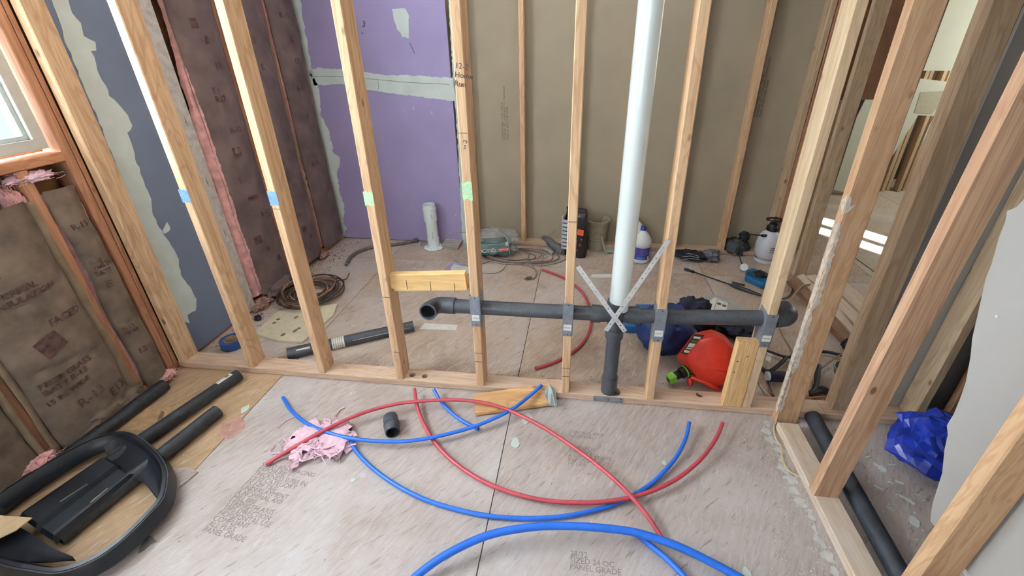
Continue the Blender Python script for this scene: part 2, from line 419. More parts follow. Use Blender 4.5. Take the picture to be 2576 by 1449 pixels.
MB().box(-2.092, -2.088, ya + .053, yb - .053, za + .053, zb - .053).build('pane', m, wn)
# back wall: purple sheets, brown paper backs, studs and plate
YB = 1.745
wall_b = tag(MB().box(-2.13, 1.66, 1.872, 1.90, 0, H).build('wall_back', GRY), kind='structure')
MB().box(-2.03, -.935, YB, YB + .0125, .008, 1.302).build('purple_drywall_sheet', PUR, wall_b)
MB().box(-2.03, -.935, YB, YB + .0125, 1.306, H - .005).build('purple_drywall_sheet', PUR, wall_b)
MB().box(-.948, .385, 1.845, 1.8575, .01, H - .005).build('brown_paper_drywall_sheet', BRN, wall_b)
MB().box(.387, 1.62, 1.845, 1.8575, .01, H - .005).build('brown_paper_drywall_sheet', BRN, wall_b)
MB().lumber((-2.03, 1.63, 1.759, 1.844, .001, .038), axis=0).build('bottom_plate', WPX, wall_b)
for k in range(-1, 5):
    x = -.436 + .4064 * k
    MB().lumber((x, x + .038, 1.759, 1.844, .038, H - .001), wob=.0015, seg=5).build('stud', WP if k % 2 else WL, wall_b)
MB().lumber((-.972, -.94, 1.759, 1.844, .038, H - .001)).build('stud', WP, wall_b)
MB().lumber((1.545, 1.583, 1.755, 1.844, .038, H - .001), wob=.002, seg=5).build('corner_stud', WG, wall_b)
MB().lumber((1.585, 1.623, 1.755, 1.844, .038, H - .001), wob=.002, seg=5).build('corner_stud', WR, wall_b)
# joint compound on the purple wall
YM = YB - .0008
patch('joint_compound', ats([(728, -40), (752, -10), (760, 30), (765, 60), (775, 120), (785, 175), (804, 235), (808, 290), (830, 330), (838, 385), (857, 400), (848, 430), (855, 490), (868, 520), (862, 560), (872, 575), (862, 602), (848, 602), (818, 400), (792, 300), (762, 150)], 1, YM), 1, (0, -1, 0), MUD, wall_b, .008, .02, seed=1)
patch('joint_compound', ats([(776, 178), (800, 170), (880, 176), (960, 188), (1040, 190), (1150, 197), (1155, 256), (1050, 243), (960, 232), (860, 213), (790, 214)], 1, YM), 1, (0, -1, 0), MUD, wall_b, .005, .02, seed=2)
patch('joint_compound', ats([(987, 22), (1020, 21), (1028, 40), (1028, 96), (1012, 92), (998, 70), (991, 50)], 1, YM), 1, (0, -1, 0), MUD, wall_b, .003, .012, seed=3)
patch('joint_compound', ats([(1128, -10), (1155, -10), (1180, 640), (1165, 640), (1150, 330), (1140, 200)], 1, YM), 1, (0, -1, 0), MUD, wall_b, .004, .02, seed=4)
MB().sweep([p + Vector((0, -.0015, nz(p.x * 30, 1) * .006)) for p in spl(ats([(785, 192), (860, 193), (945, 200), (1040, 208), (1130, 212)], 1, YM), 6)], .0012, 4).build('seam_crack', INK, wall_b)
MB().sweep([p + Vector((0, -.0015, 0)) for p in spl(ats([(950, 203), (953, 216), (952, 226)], 1, YM), 3)], .0012, 4).build('seam_crack', INK, wall_b)
MB().sweep([p + Vector((0, -.0012, 0)) for p in ats([(1031, 108), (1037, 120), (1043, 134)], 1, YM)], .0022, 4).build('knife_mark', plain('purple_scuff', (110, 92, 140), .9), wall_b)
for i, q in enumerate([(1100, 165), (1040, 272), (1018, 278), (1086, 282), (1130, 275), (1146, 540), (850, 480)]):
    c = at(q[0], q[1], 1, YM); s = .004 + .004 * (i % 2)
    patch('compound_dab', [c + Vector((-s * .4, 0, -s)), c + Vector((s * .5, 0, -s * 1.4)), c + Vector((s * .3, 0, s * 1.6))], 1, (0, -1, 0), MUD, wall_b, .001, .004, seed=i)
text('3\n-', .055, INK, at(910, 66, 1, YM - .002), (1, 0, -.3), (0, 0, 1), wall_b, 'pencil_marking')
for bx, by, s in ((1264, 250, .020), (1925, 180, .020)):
    p = at(bx, by, 1, 1.843)
    text('GYPSUM PANEL  1/2 IN  TYPE X\nINTERIOR USE  CONFORMS TO STANDARD\nMADE OF RECYCLED PAPER', s, plain('drywall_back_print', (92, 82, 70), .9), (p.x, 1.8445, p.z - .3), (0, 0, 1), (-1, 0, 0), wall_b)
# other walls round the gutted storey
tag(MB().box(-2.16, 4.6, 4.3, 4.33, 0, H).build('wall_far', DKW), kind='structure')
tag(MB().box(4.57, 4.6, -3.8, 4.33, 0, H).build('wall_right', GRY), kind='structure')
rw = MB(); rw.box(-2.16, -1.9, -3.63, -3.6, 0, H); rw.box(0, 4.6, -3.63, -3.6, 0, H); rw.box(-1.9, 0, -3.63, -3.6, 0, .9); rw.box(-1.9, 0, -3.63, -3.6, 2.35, H)
tag(rw.build('wall_rear', GRY), kind='structure')
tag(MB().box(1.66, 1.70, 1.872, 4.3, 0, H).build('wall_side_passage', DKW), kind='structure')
# ================================================================== FRONT PARTITION
def board_holes(dims, mat, name, holes, axis=0, parent=None):
    o = MB().lumber(dims, axis=axis).build(name, mat, parent)
    cut = MB()
    for x, y, r in holes:
        M = Matrix.Translation((x, y, 0)); cut.lathe([(0, -.02), (r, -.02), (r, .06), (0, .06)], 18, M, smooth=False)
    c = cut.build('cutter', None)
    md = o.modifiers.new('b', 'BOOLEAN'); md.operation = 'DIFFERENCE'; md.object = c; md.solver = 'EXACT'
    dg = bpy.context.evaluated_depsgraph_get(); me = bpy.data.meshes.new_from_object(o.evaluated_get(dg))
    o.modifiers.clear(); o.data = me; bpy.data.objects.remove(c)
    return o
HP = [at(1038, 943, 2, .038), at(1069, 946, 2, .038), at(1760, 993, 2, .038), at(1545, 985, 2, .038)]
pl = board_holes((-2.038, 1.20, 0, .089, .001, .038), WPX, 'sole_plate', [(HP[0].x, HP[0].y, .0155), (HP[1].x, HP[1].y, .0155), (HP[2].x, HP[2].y, .017), (HP[3].x, HP[3].y, .03)])
tag(pl, 'long dusty bottom plate of the front stud partition, drilled with round holes', 'lumber')
NPp = thing('nail_plate', 'grey metal nail plate on the bottom plate below the white pipe', 'plate', (.24, -.001, .02))
a, b_ = at(1493, 1000, 1, -.001), at(1568, 1008, 1, -.001)
MB().box(a.x, b_.x, -.003, -.0005, .008, .036).build('metal_sheet', STEEL, NPp, bevel=.0008)
nails(NPp, [(a.x + .01, -.0035, .012), (b_.x - .01, -.0035, .014), (b_.x - .012, -.0035, .031), ((a.x + b_.x) / 2, -.0035, .02)], (0, -1, 0), .003)
pl2 = MB().lumber((1.203, 4.5, .002, .091, .001, .038), axis=0).build('sole_plate', WPX)
tag(pl2, 'dusty bottom plate running on to the right behind the blue bag', 'lumber')
def stud(label, x, y, tilt, mat, w=.038, d=.089, z0=.0385, wob=.0012, group='studs of the front partition', name='wall_stud', top=H - .002):
    o = MB().lumber((0, w, 0, d, 0, top - z0), wob=wob, seg=8).build(name, mat)
    o.location = (x, y, z0); o.rotation_euler = (0, math.radians(tilt), 0)
    return tag(o, label, 'stud', group)
sA = stud('corner stud of the partition against the slate-blue drywall by the window', -2.035, 0, .0, WL, w=.040)
sB = stud('partition stud with blue tape nearest the window wall', -1.635, 0, -.3, WL)
sC = stud('second partition stud with blue tape, before the wound brown cable', -1.243, 0, .32, WL)
sD = stud('partition stud with green tape at the left end of the short blocking', -.829, 0, .56, WL)
sE = stud('partition stud with green tape and handwriting at the right end of the blocking', -.4165, 0, .35, WL)
sF = stud('narrow looking stud without tape between the black elbow and the white pipe', -.0005, 0, .11, WL)
sG = stud('partition stud right of the white pipe, carrying a metal strap end', .402, 0, -.9, WL)
sH = stud('partition stud at the right elbow with a short block nailed to its side', .838, 0, -.45, WP)
sJ = MB().lumber((0, .094, -.038, 0, 0, H - .002 - .002), wob=.002, seg=8).build('wall_stud', WMUD); sJ.location = (.976, -.002, .002); sJ.rotation_euler = (0, math.radians(-.6), 0)
tag(sJ, 'wide plaster-streaked end stud where the two partitions meet', 'stud', 'studs of the front partition')
for i, (z0_, z1_, w0) in enumerate(((.05, .30, .016), (.28, .62, .022), (.60, .98, .020), (1.0, 1.08, .03))):
    patch('plaster_drip', [Vector((.9765 - .0105 * 1.0 * z0_, -.0395, z0_)), Vector((.9765 - .0105 * z0_ + w0, -.0395, z0_ + .04)), Vector((.9765 - .0105 * z1_ + w0 * .5, -.0395, z1_ - .05)), Vector((.9765 - .0105 * z1_, -.0395, z1_))], 1, (0, -1, 0), plain('plaster_drip', (214, 204, 190), .85, var=.15, sc_=40), sJ, .004, .012, seed=70 + i)
    patch('plaster_drip', [Vector((.9752 - .0105 * z0_, -.036, z0_)), Vector((.9752 - .0105 * z0_, -.012, z0_ + .03)), Vector((.9752 - .0105 * z1_, -.016, z1_ - .03)), Vector((.9752 - .0105 * z1_, -.036, z1_))], 0, (-1, 0, 0), plain('plaster_drip', (214, 204, 190), .85), sJ, .004, .012, seed=80 + i)
sM = stud('grey-brown doubled stud behind the end stud, on the right-hand plate', 1.238, .03, -.9, WG, w=.088, d=.058)
sN = stud('grey-brown stud behind the blue bag on the right-hand plate', 1.562, .002, .6, WG)
sN2 = stud('dark knotty board standing right of the blue bag', 1.70, .012, .0, WK, w=.20, d=.03, name='upright_board')
def pxtape(parent, x, w, z0, z1, mat, y=-.0006, seed=0):
    rs = random.Random(seed); up = [Vector((x + w * i / 10, y, z1 + rs.uniform(-.004, .004))) for i in range(11)]
    dn = [Vector((x + w * i / 10, y, z0 + rs.uniform(-.004, .004))) for i in range(10, -1, -1)]
    return MB().prism(up + dn, Vector((0, -.0006, 0))).build('tape', mat, parent)
tag(pxtape(sB, -1.6455, .042, .94, .995, BTAPE, seed=1), 'blue masking tape')
tag(pxtape(sC, -1.240, .040, .942, 1.000, BTAPE, seed=2), 'blue masking tape')
tag(pxtape(sD, -.822, .040, .955, 1.015, GTAPE, seed=3), 'pale green masking tape')
tag(pxtape(sE, -.412, .040, .995, 1.068, GTAPE, seed=4), 'pale green masking tape')
text('12-2\nHome\nRun', .026, INK, at(1144, 171, 1, -.0009), (1, 0, -.12), (0, 0, 1), sE, 'handwriting', lines=1.1)
text('rs\n S', .022, INK, at(1164, 358, 1, -.0009), (1, 0, -.3), (0, 0, 1), sE, 'handwriting')
def hline(parent, x, z, w=.036, mat=None, r=.0009): MB().box(x, x + w, -.0012, -.0002, z - r, z + r).build('pencil_line', mat or INK, parent)
for s_, x, z in ((sE, -.412, 1.25), (sE, -.413, .24), (sE, -.413, .19), (sC, -1.238, .925), (sD, -.82, .52), (sF, .001, .92), (sF, .001, .19), (sF, .001, .14), (sD, -.818, .21)): hline(s_, x, z)
def shoe(parent, x, z0, z1, pz, w=.040, left=True):
    z0 -= .0; f = MB().box(x - .0025, x + w - .001, -.0028, -.0008, z0, z1)
    so = f.build('stud_shoe', STEEL, parent, bevel=.0006)
    for sx, nm in ((x - .004, 'shoe_side'), (x + w - .0005, 'shoe_side')):
        # side flange with a round cut-out for the pipe
        c = Vector((sx, .045, pz)); n = 20; outer = []; inner = []
        ys, zs, ye, ze = -.002, z0 - .005, .072, z1 + .005
        for i in range(n):
            a = 2 * PI * i / n + PI / 4; dy, dz = math.cos(a), math.sin(a)
            k = min(((ye - .045) / dy if dy > 0 else (ys - .045) / dy) if abs(dy) > 1e-6 else 9, ((ze - pz) / dz if dz > 0 else (zs - pz) / dz) if abs(dz) > 1e-6 else 9)
            inner.append((0, .045 + dy * min(.031, k * .98), pz + dz * .031)); outer.append((0, .045 + dy * k, pz + dz * k))
        vs = [Vector((sx + dx, p[1], p[2])) for dx in (0, .0022) for p in inner + outer]; fs = []
        for i in range(n):
            j = (i + 1) % n
            fs += [(i, j, n + j, n + i), (2 * n + j, 2 * n + i, 3 * n + i, 3 * n + j), (n + i, n + j, 3 * n + j, 3 * n + i), (j, i, 2 * n + i, 2 * n + j)]
        MB().add(vs, fs).build(nm, STEEL, so)
    MB().box(x + .001, x + w - .004, -.0034, -.0026, z0 + .030, z0 + .062).build('sticker', plain('white_sticker', (226, 226, 220), .6, var=.02), so)
    text('STUD SHOE', .0052, INK, (x + .004, -.0036, z0 + .044), (1, 0, 0), (0, 0, 1), so)
    nails(so, [(x + w / 2, -.003, z1 - .008), (x + w / 2, -.003, z0 + .01)], (0, -1, 0), .003)
    return so
def pz(x): 
    xs = [(-.6, .467), (-.1, .470), (.22, .474), (.5, .482), (.97, .510)]
    for (a, za_), (b, zb_) in zip(xs, xs[1:]):
        if x <= b: return za_ + (zb_ - za_) * (x - a) / (b - a)
    return xs[-1][1]
tag(shoe(sE, -.4135, .395, .552, pz(-.41)), 'grey metal stud shoe')
tag(shoe(sF, -.0005, .375, .545, pz(0)), 'grey metal stud shoe')
tag(shoe(sG, .394, .375, .545, pz(.41)), 'grey metal stud shoe')
tag(shoe(sH, .836, .385, .548, pz(.85)), 'grey metal stud shoe')
# ---- blocking and sister block
o = MB().lumber((0, .352, 0, .036, 0, .088), axis=0).build('blocking', WY); o.location = (-.783, .026, .535); o.rotation_euler = (0, math.radians(-4.5), 0)
tag(o, 'short yellow pine blocking nailed flat between two partition studs', 'lumber')
for x in (-.71, -.60, -.49): MB().box(x, x + .0015, .0245, .0258, .552, .60).build('pencil_line', INK, o)
o = MB().lumber((.7475, .8365, -.001, .036, .0385, .405)).build('sister_block', wood('knotty_block_pine', (226, 192, 140), (176, 128, 80)))
tag(o, 'short upright block with knots nailed beside the stud, right of the red can', 'lumber')
nails(o, [(.765, -.0015, .30), (.80, -.0015, .33), (.762, -.0015, .24)], (0, -1, 0), .003)
# ---- black drain pipe
dp = thing('drain_pipe', 'black plastic drain pipe run through the partition studs with elbows', 'pipe', (.22, .045, .04))
R1 = .0325
MB().sweep([(x, .045, pz(x)) for x in (-.515, -.3, -.1, .14)], R1, 20, hollow=.9).build('pipe', ABS, dp)
MB().sweep([(x, .045, pz(x)) for x in (.30, .5, .7, .90)], R1, 20, hollow=.9).build('pipe', ABS, dp)
MB().sweep([(-.545, .045, pz(-.5)), (-.500, .045, pz(-.5))], .0385, 22, hollow=.85).build('coupling_hub', ABS, dp)
el = [(-.545, .045, .468), (-.565, .043, .469), (-.582, .034, .470), (-.594, .018, .472), (-.600, -.004, .475), (-.602, -.028, .478)]
MB().sweep(spl(el, 4), .0375, 22, hollow=.86).build('elbow', ABS, dp)
MB().sweep(spl([(-.600, -.006, .4755), (-.602, -.036, .479)], 2), .0405, 22, hollow=.82).build('elbow_rim', ABS, dp)
el = [(.885, .045, pz(.885)), (.915, .048, .508), (.938, .060, .510), (.950, .085, .510), (.952, .12, .508)]
MB().sweep(spl(el, 4), .0405, 22, hollow=.86).build('elbow', ABS, dp)
MB().sweep([(.12, .045, pz(.14)), (.160, .045, pz(.16))], .0395, 22).build('tee_hub', ABS, dp)
MB().sweep([(.285, .045, pz(.28)), (.33, .045, pz(.33))], .0395, 22).build('tee_hub', ABS, dp)
MB().sweep([(.155, .045, pz(.16)), (.18, .045, .474), (.27, .045, .476), (.29, .045, pz(.29))], [.037, .035, .035, .037], 22).build('tee_body', ABS, dp)
MB().sweep([(.226, .045, .474), (.228, .043, .42), (.229, .042, .395)], [.035, .035, .036], 22).build('tee_branch', ABS, dp)
MB().sweep([(.229, .042, .405), (.229, .042, .358)], .0405, 22).build('tee_hub', ABS, dp)
MB().sweep([(.229, .042, .40), (.229, .040, .10)], R1, 20).build('riser', ABS, dp)
MB().sweep([(.229, .040, .135), (.229, .040, .128), (.229, .039, .040)], [.034, .0375, .0385], 22).build('coupling', ABS, dp)
MB().sweep([(.229, .045, .47), (.230, .045, .545)], .044, 22, hollow=.8).build('tee_hub', ABS, dp)
wp = MB().sweep([(.236, .046, .508), (.238, .046, 1.3), (.243, .046, H - .002)], .0425, 28, hollow=.93).build('vent_pipe', PVC)
tag(wp, 'tall white plastic vent pipe standing in the black tee', 'pipe')
text('4 IN. SEWER & DRAIN', .012, INKF, (.262, .010, 1.15), (0, 0, 1), (-.7, .7, 0), wp)
# ---- perforated straps
def strap(label, p0, p1, width=.020, seed=0, bend=0):
    p0, p1 = Vector(p0), Vector(p1); d = p1 - p0; Lh = d.length; d.normalize(); nrm = Vector((0, -1, 0)); nrm = (nrm - d * nrm.dot(d)).normalized(); s = d.cross(nrm)
    n = max(2, int(Lh / .0245)); cl = Lh / n; mb = MB(); t = .0012
    for k in range(n):
        c = p0 + d * (k + .5) * cl; c = c + nrm * (math.sin(PI * (k + .5) / n) * bend)
        h = .0032 if k % 2 else .0022
        out = [(-cl / 2, -width / 2), (0, -width / 2), (cl / 2, -width / 2), (cl / 2, 0), (cl / 2, width / 2), (0, width / 2), (-cl / 2, width / 2), (-cl / 2, 0)]
        inn = [(h * math.cos(a), h * math.sin(a)) for a in [math.radians(q) for q in (225, 270, 315, 0, 45, 90, 135, 180)]]
        vs = [c + d * u + s * w + nrm * z for z in (0, t) for u, w in out + inn]
        fs = []
        for i in range(8):
            j = (i + 1) % 8
            fs += [(i, j, 8 + j, 8 + i), (16 + j, 16 + i, 24 + i, 24 + j), (8 + i, 8 + j, 24 + j, 24 + i)]
            fs.append((i, 16 + i, 16 + j, j))
        mb.add(vs, fs)
    o = mb.build('perforated_strap', STRAPM)
    return tag(o, label, 'strap')
strap('dull perforated metal strap from the plain stud down across the tee', (.050, -.0055, .728), (.268, -.0085, .425), bend=.002)
strap('shiny perforated metal strap rising from the tee to the right-hand stud', (.394, -.0055, .865), (.186, -.011, .425), bend=.003)
# ================================================================== RIGHT PARTITION (towards the camera)
pr = MB().lumber((.967, 1.056, -3.3, -.076, .001, .038), axis=1).build('sole_plate', WPY)
tag(pr, 'plaster-dusted bottom plate running towards the camera on the right', 'lumber')
def cstud(label, x, y, tilt, mat, w=.089, d=.038):
    o = MB().lumber((0, w, 0, d, 0, H - .041), wob=.0015, seg=8).build('wall_stud', mat); o.location = (x, y, .0385); o.rotation_euler = (0, math.radians(tilt), 0)
    return tag(o, label, 'stud', 'studs of the right-hand partition')
sK = cstud('orange-brown stud with flame grain on the dusty right-hand plate', .962, -.430, 1.9, WF)
sL = cstud('large nearest stud crossing the lower right corner before the torn drywall', .966, -.846, .0, wood('near_stud_pine', (210, 178, 142), (160, 120, 84)))
cstud('stud beside the camera in the right-hand partition, next after the large nearest one', .966, -1.25, 0, WF)
# torn drywall on its far face
edge = [(2340, 1310), (2345, 1270), (2356, 1235), (2370, 1190), (2376, 1130), (2384, 1095), (2382, 1070), (2400, 1040), (2416, 1000), (2430, 960), (2441, 900), (2446, 850), (2462, 780), (2480, 700), (2496, 660), (2512, 600), (2528, 560), (2534, 530), (2556, 522), (2576, 500)]
E_ = [Vector((1.062, p.y, p.z)) for p in ats(edge, 0, 1.062)]
top = [Vector((1.062, -.50, 1.32)), Vector((1.062, -.62, 1.42)), Vector((1.062, -.80, 1.55)), Vector((1.062, -.98, 1.5)), Vector((1.062, -3.2, 1.6)), Vector((1.062, -3.2, .30))]
dwm = MB().prism(E_ + top + [Vector((1.062, -.87, .352))], Vector((.0125, 0, 0))).build('torn_drywall_sheet', GRY)
tag(dwm, 'grey drywall sheet with a torn left edge behind the nearest stud', 'drywall')
for y in (-.54, -.62):
    p = Vector((1.061, y - .05, .95)); MB().lathe([(0, .001), (.004, .001), (.004, 0)], 8, Matrix.Translation(p) @ Matrix.Rotation(-PI / 2, 4, 'Y')).build('screw_head', WHT, dwm)
# torn paper remnant higher up
p = ats([(2478, 452), (2540, 440), (2576, 444), (2576, 468), (2500, 470)], 0, 1.05)
# floor drain pipe right of the plate
a, b_ = at(2043, 1047, 2, .03), at(2254, 1428, 2, .03); dd = (b_ - a)
o = MB().sweep([a, a + dd, a + dd * 3.0], .0325, 20, hollow=.9).build('drain_pipe', ABSD); tag(o, 'dusty black pipe lying on the floor right of the dusty plate', 'pipe')
# glue bead
g = spl(ats([(2010, 1060), (1975, 1056), (1950, 1064), (1947, 1085), (1954, 1108), (1966, 1125), (1968, 1150), (1980, 1180), (2005, 1196), (2022, 1206), (2038, 1235)], 2, .004), 6)
o = MB().sweep(g, .0042, 8, flat=.8).build('glue_bead', plain('dried_yellow_glue', (206, 190, 150), .6, var=.1)); tag(o, 'wavy dried yellowish glue bead beside the dusty plate', 'glue')
for (a, b2) in (((2411, 1422), (2434, 1449)),):
    P0, P1 = at(*a, 2, .002), at(*b2, 2, .002)
    o = MB().box(0, .02, -.12, .0, 0, .003).build('paper_strip', PAPER); o.location = (P0.x, P0.y, .0005); tag(o, 'white paper sliver on the floor under the torn drywall', 'paper')
# grey drywall on the back of the partition to the right
o = MB().box(1.36, 4.4, .0935, .106, .012, H - .01).build('drywall_sheet', GRY); tag(o, 'grey drywall on the far side of the partition behind the right-hand studs', 'drywall')
# ================================================================== LEFT WALL: drywall strip and insulation
XL = -2.041
bs = MB().box(XL + .001, XL + .0135, .095, .566, .02, H - .01).build('slate_blue_drywall_sheet', BLU, wall_l)
poly = [(110, -60), (160, -60), (172, 0), (180, 30), (205, 60), (212, 90), (240, 108), (243, 125), (229, 126), (245, 175), (275, 240), (300, 265), (320, 288), (332, 315), (322, 335), (337, 390), (378, 500), (385, 540), (400, 572), (445, 640), (455, 690), (495, 752), (492, 780), (472, 790), (476, 812), (455, 806), (400, 700), (330, 510), (250, 310), (170, 120)]
patch('joint_compound', ats(poly, 0, XL + .0135), 0, (1, 0, 0), MUD, wall_l, .004, .02, seed=9)
patch('joint_compound', ats([(410, 578), (421, 559), (429, 575), (424, 582), (412, 588)], 0, XL + .0135), 0, (1, 0, 0), MUD, wall_l, .002, .01, seed=10)
MB().box(XL + .0005, XL + .024, .508, .572, .016, H - .01).build('bare_edge_strip', plain('bare_board_edge', (196, 188, 180), .85), wall_l)
for z in (.55, .86, 1.18): patch('torn_paper', [Vector((XL + .0242, .53, z)), Vector((XL + .0242, .538, z - .02)), Vector((XL + .0242, .534, z + .03))], 0, (1, 0, 0), INKF, wall_l, .001, .01, seed=int(z * 10))
def batt(label, y0, y1, z0, z1, xb, bul, mat, pink_l=.0, pink_r=.0, seed=0, lean=0.0, droop=0.0, prints=(), flange=.0, topcrush=0, nu=26, nv=60, shear=0.0):
    t = thing('insulation_batt', label, 'insulation', (-2.09, (y0 + y1) / 2, z0), 'insulation batts between the wall studs')
    def fn(u, v):
        z = z0 + (z1 - z0) * v; y = y0 + (y1 - y0) * u + shear * (1 - v) + nz(z * 3 + seed, 2.2) * .012
        prof = max(0, math.sin(PI * min(1, max(0, u)))) ** .45
        x = xb + bul * prof * (1 - .55 * topcrush * max(0, v - .8) / .2) + lean * (1 - v)
        x += nz(y * 5 + seed, z * 2.2) * .016 + nz(y * 16, z * 9 + seed) * .006 + abs(nz(y * 3 + 5, z * 6 + seed)) * .012
        cr = math.exp(-((z - z0 - (z1 - z0) * .62 - u * .06) / .012) ** 2) + math.exp(-((z - z0 - (z1 - z0) * .38 + u * .05) / .010) ** 2)
        return Vector((x - cr * .012 * prof, y, z - droop * prof))
    MB().grid(nu, nv, fn).build('kraft_facing', mat, t)
    def fp(u, v):
        z = z0 + .01 + (z1 - z0 - .02) * v; ya = y0 - pink_l * (.6 + .4 * abs(nz(z * 4, seed))) * (1.15 * min(1, max(.12, (1.7 - z) / .75)) if z1 > 2 else 1) ; yb2 = y1 + pink_r * (.5 + .8 * abs(nz(z * 5 + 4, seed)))
        y = ya + (yb2 - ya) * u
        prof = max(0, math.sin(PI * u)) ** .3
        return Vector((max(-2.128, xb - .018 + bul * .78 * prof + nz(y * 30, z * 30 + seed) * .006 + nz(y * 90, z * 70) * .003 + lean * (1 - v)), y + shear * (1 - v), z))
    MB().grid(nu * 2, nv * 2, fp).build('pink_filling', PINK, t)
    if flange:
        for side, yy in ((-1, y0), (1, y1)):
            if flange < 0 and side == 1: continue
            def ff(u, v, yy=yy, side=side):
                z = z0 + .01 + (z1 - z0 - .02) * v
                return Vector((xb + .004 + u * .01 + nz(z * 6 + seed, 7.7 + side) * .006 + lean * (1 - v), yy + side * (abs(flange) * u - .004) + nz(z * 4 + seed, side * 3.) * .008 + shear * (1 - v), z))
            MB().grid(3, 40, ff).build('paper_flange', plain('light_paper_flange', (140, 124, 102), .85, var=.12, sc_=15), t, solid=.0012)
    for (body, size, yy, zz, rot) in prints:
        r = Vector((0, math.cos(rot), math.sin(rot))); up = Vector((0, -math.sin(rot), math.cos(rot)))
        u = (yy - y0) / (y1 - y0); v = (zz - z0) / (z1 - z0)
        o = text(body, size, INKR, (0, 0, 0), (1, 0, 0), (0, 1, 0), None, 'printed_lettering', lines=1.0, bold=.0006)
        # drape the print on the facing
        for q in o.data.vertices:
            P = Vector((0, yy, zz)) + r * q.co.x + up * q.co.y
            uu = min(1, max(0, (P.y - y0 - shear * (1 - (P.z - z0) / (z1 - z0))) / (y1 - y0))); vv = min(1, max(0, (P.z - z0) / (z1 - z0)))
            s_ = fn(uu, vv); q.co = Vector((s_.x + .0022 + q.co.z, P.y, P.z))
        o.parent = t; o.matrix_parent_inverse = parent_matrix(t).inverted()
    return t
batt('narrow paper-faced insulation batt under the window beside the corner stud', -.188, -.074, .03, 1.03, -2.05, .030, KRA, .012, .022, 1, prints=[('R-13', .034, -.17, .86, .0), ('R-13\nTHERMAL\nBATT', .026, -.175, .70, .0), ('E', .05, -.16, .58, 0), ('13', .04, -.165, .22, 0), ('R-13\nFIBER', .024, -.175, .36, 0)], topcrush=.6)
batt('wide sagging paper-faced insulation batt with red print below the window', -.572, -.262, .045, 1.02, -2.045, .045, KRA, .01, .022, 2, lean=.015, flange=.03, prints=[('E', .07, -.50, .80, .0), ('THERMAL\nINSULATION', .034, -.53, .72, .05), ('R-13', .055, -.47, .18, .1), ('FIBER GLASS\nBATT R-13', .034, -.54, .34, .05), ('15 IN. WIDE', .03, -.55, .26, .08), ('FACED', .04, -.42, .56, 0), ('E13', .055, -.36, .14, .1), ('\u25a0', .11, -.48, .44, .3)])
batt('paper-faced insulation batt at the left edge of the picture', -.985, -.636, .045, 1.02, -2.045, .04, KRA, .004, .004, 3, flange=.02, prints=[('R-13', .06, -.9, .4, 0), ('R-13', .06, -.85, .8, 0)])
batt('tall insulation batt next to the slate-blue drywall, pink edge showing', .655, .955, .06, H - .05, -2.035, .05, KRP, .085, .0, 4, flange=-.016, prints=[(s, z_, y, z, .0) for s, z_, y, z in [('R-13', .05, .70, 1.9), ('\u25a0', .06, .72, 1.62), ('E', .05, .78, 1.55), ('13', .05, .80, 1.42), ('E1\nR13', .045, .74, 1.30), ('R-13', .045, .78, 1.08), ('\u25a0', .07, .74, .95), ('E', .05, .72, .80), ('FIBER', .035, .74, .68), ('R-13', .04, .80, .56), ('\u25a0', .07, .70, .40), ('13', .05, .84, .52), ('E', .05, .78, .32), ('\u25a0', .05, .84, .22)]])
batt('middle insulation batt on the far stretch of the left wall', 1.005, 1.375, .05, H - .05, -2.035, .045, KRP, .0, .012, 5, flange=.008, prints=[('R-13', .05, 1.1, 1.55, .0), ('E', .05, 1.18, 1.40, 0), ('R-13\nE', .045, 1.08, .80, 0), ('13', .045, 1.2, .62, 0), ('R-13', .045, 1.1, .42, 0), ('\u25a0', .06, 1.15, .30, 0), ('E', .05, 1.22, .22, 0)])
batt('last insulation batt in the corner beside the purple wall', 1.425, 1.715, .05, H - .05, -2.035, .035, KRP, .01, .0, 6, flange=.008, prints=[('R-13', .05, 1.5, 1.7, 0), ('E', .05, 1.55, 1.56, 0), ('13', .05, 1.54, 1.42, 0), ('R-13', .045, 1.5, 1.25, 0), ('E', .045, 1.55, 1.05, 0), ('R-13', .045, 1.5, .70, 0)])
def tuft(label, c, rx, ry, rz, mat, seed, group=None, name='fibreglass_tuft', M=None):
    mb = MB(); rs = random.Random(seed)
    for k in range(9):
        a = rs.uniform(0, 2 * PI); q = rs.uniform(0, .62); s_ = rs.uniform(.35, .6)
        b = crumple(0, 0, 0, rx * s_, ry * s_, rz * s_ * .8, seed + k, .75, 20, 10, False, 2.6)
        off = Vector((math.cos(a) * q * rx, math.sin(a) * q * ry, rz * .1))
        mb.add([(M @ (Vector(v) + off) if M else Vector(v) + off) + Vector(c) for v in b.v], b.f, True)
    for k in range(70):
        a = rs.uniform(0, 2 * PI); q = abs(rs.gauss(0, .55)); d0 = Vector((math.cos(a) * q * rx, math.sin(a) * q * ry, rz * rs.uniform(.2, 1.2) * max(.1, 1 - q * .7)))
        st_ = [d0]; hd = rs.uniform(0, 2 * PI)
        for _ in range(4):
            hd += rs.uniform(-1.1, 1.1); nx = st_[-1] + Vector((math.cos(hd) * rx * .16, math.sin(hd) * ry * .16, rs.uniform(-.15, .15) * rz)); nx.z = max(.001, nx.z); st_.append(nx)
        b = MB().sweep(spl(st_, 2), rs.uniform(.012, .035) * min(rx, ry), 4); mb.add([(M @ Vector(v) if M else Vector(v)) + Vector(c) for v in b.v], b.f, True)
    o = mb.build(name, mat); return tag(o, label, 'insulation', group)
G_ = 'torn pink fibreglass tufts'
tuft('pale pink fibreglass tuft under the crossing red and blue tubes', (-1.03, -.395, .004), .135, .145, .03, PNKL, 11, G_)
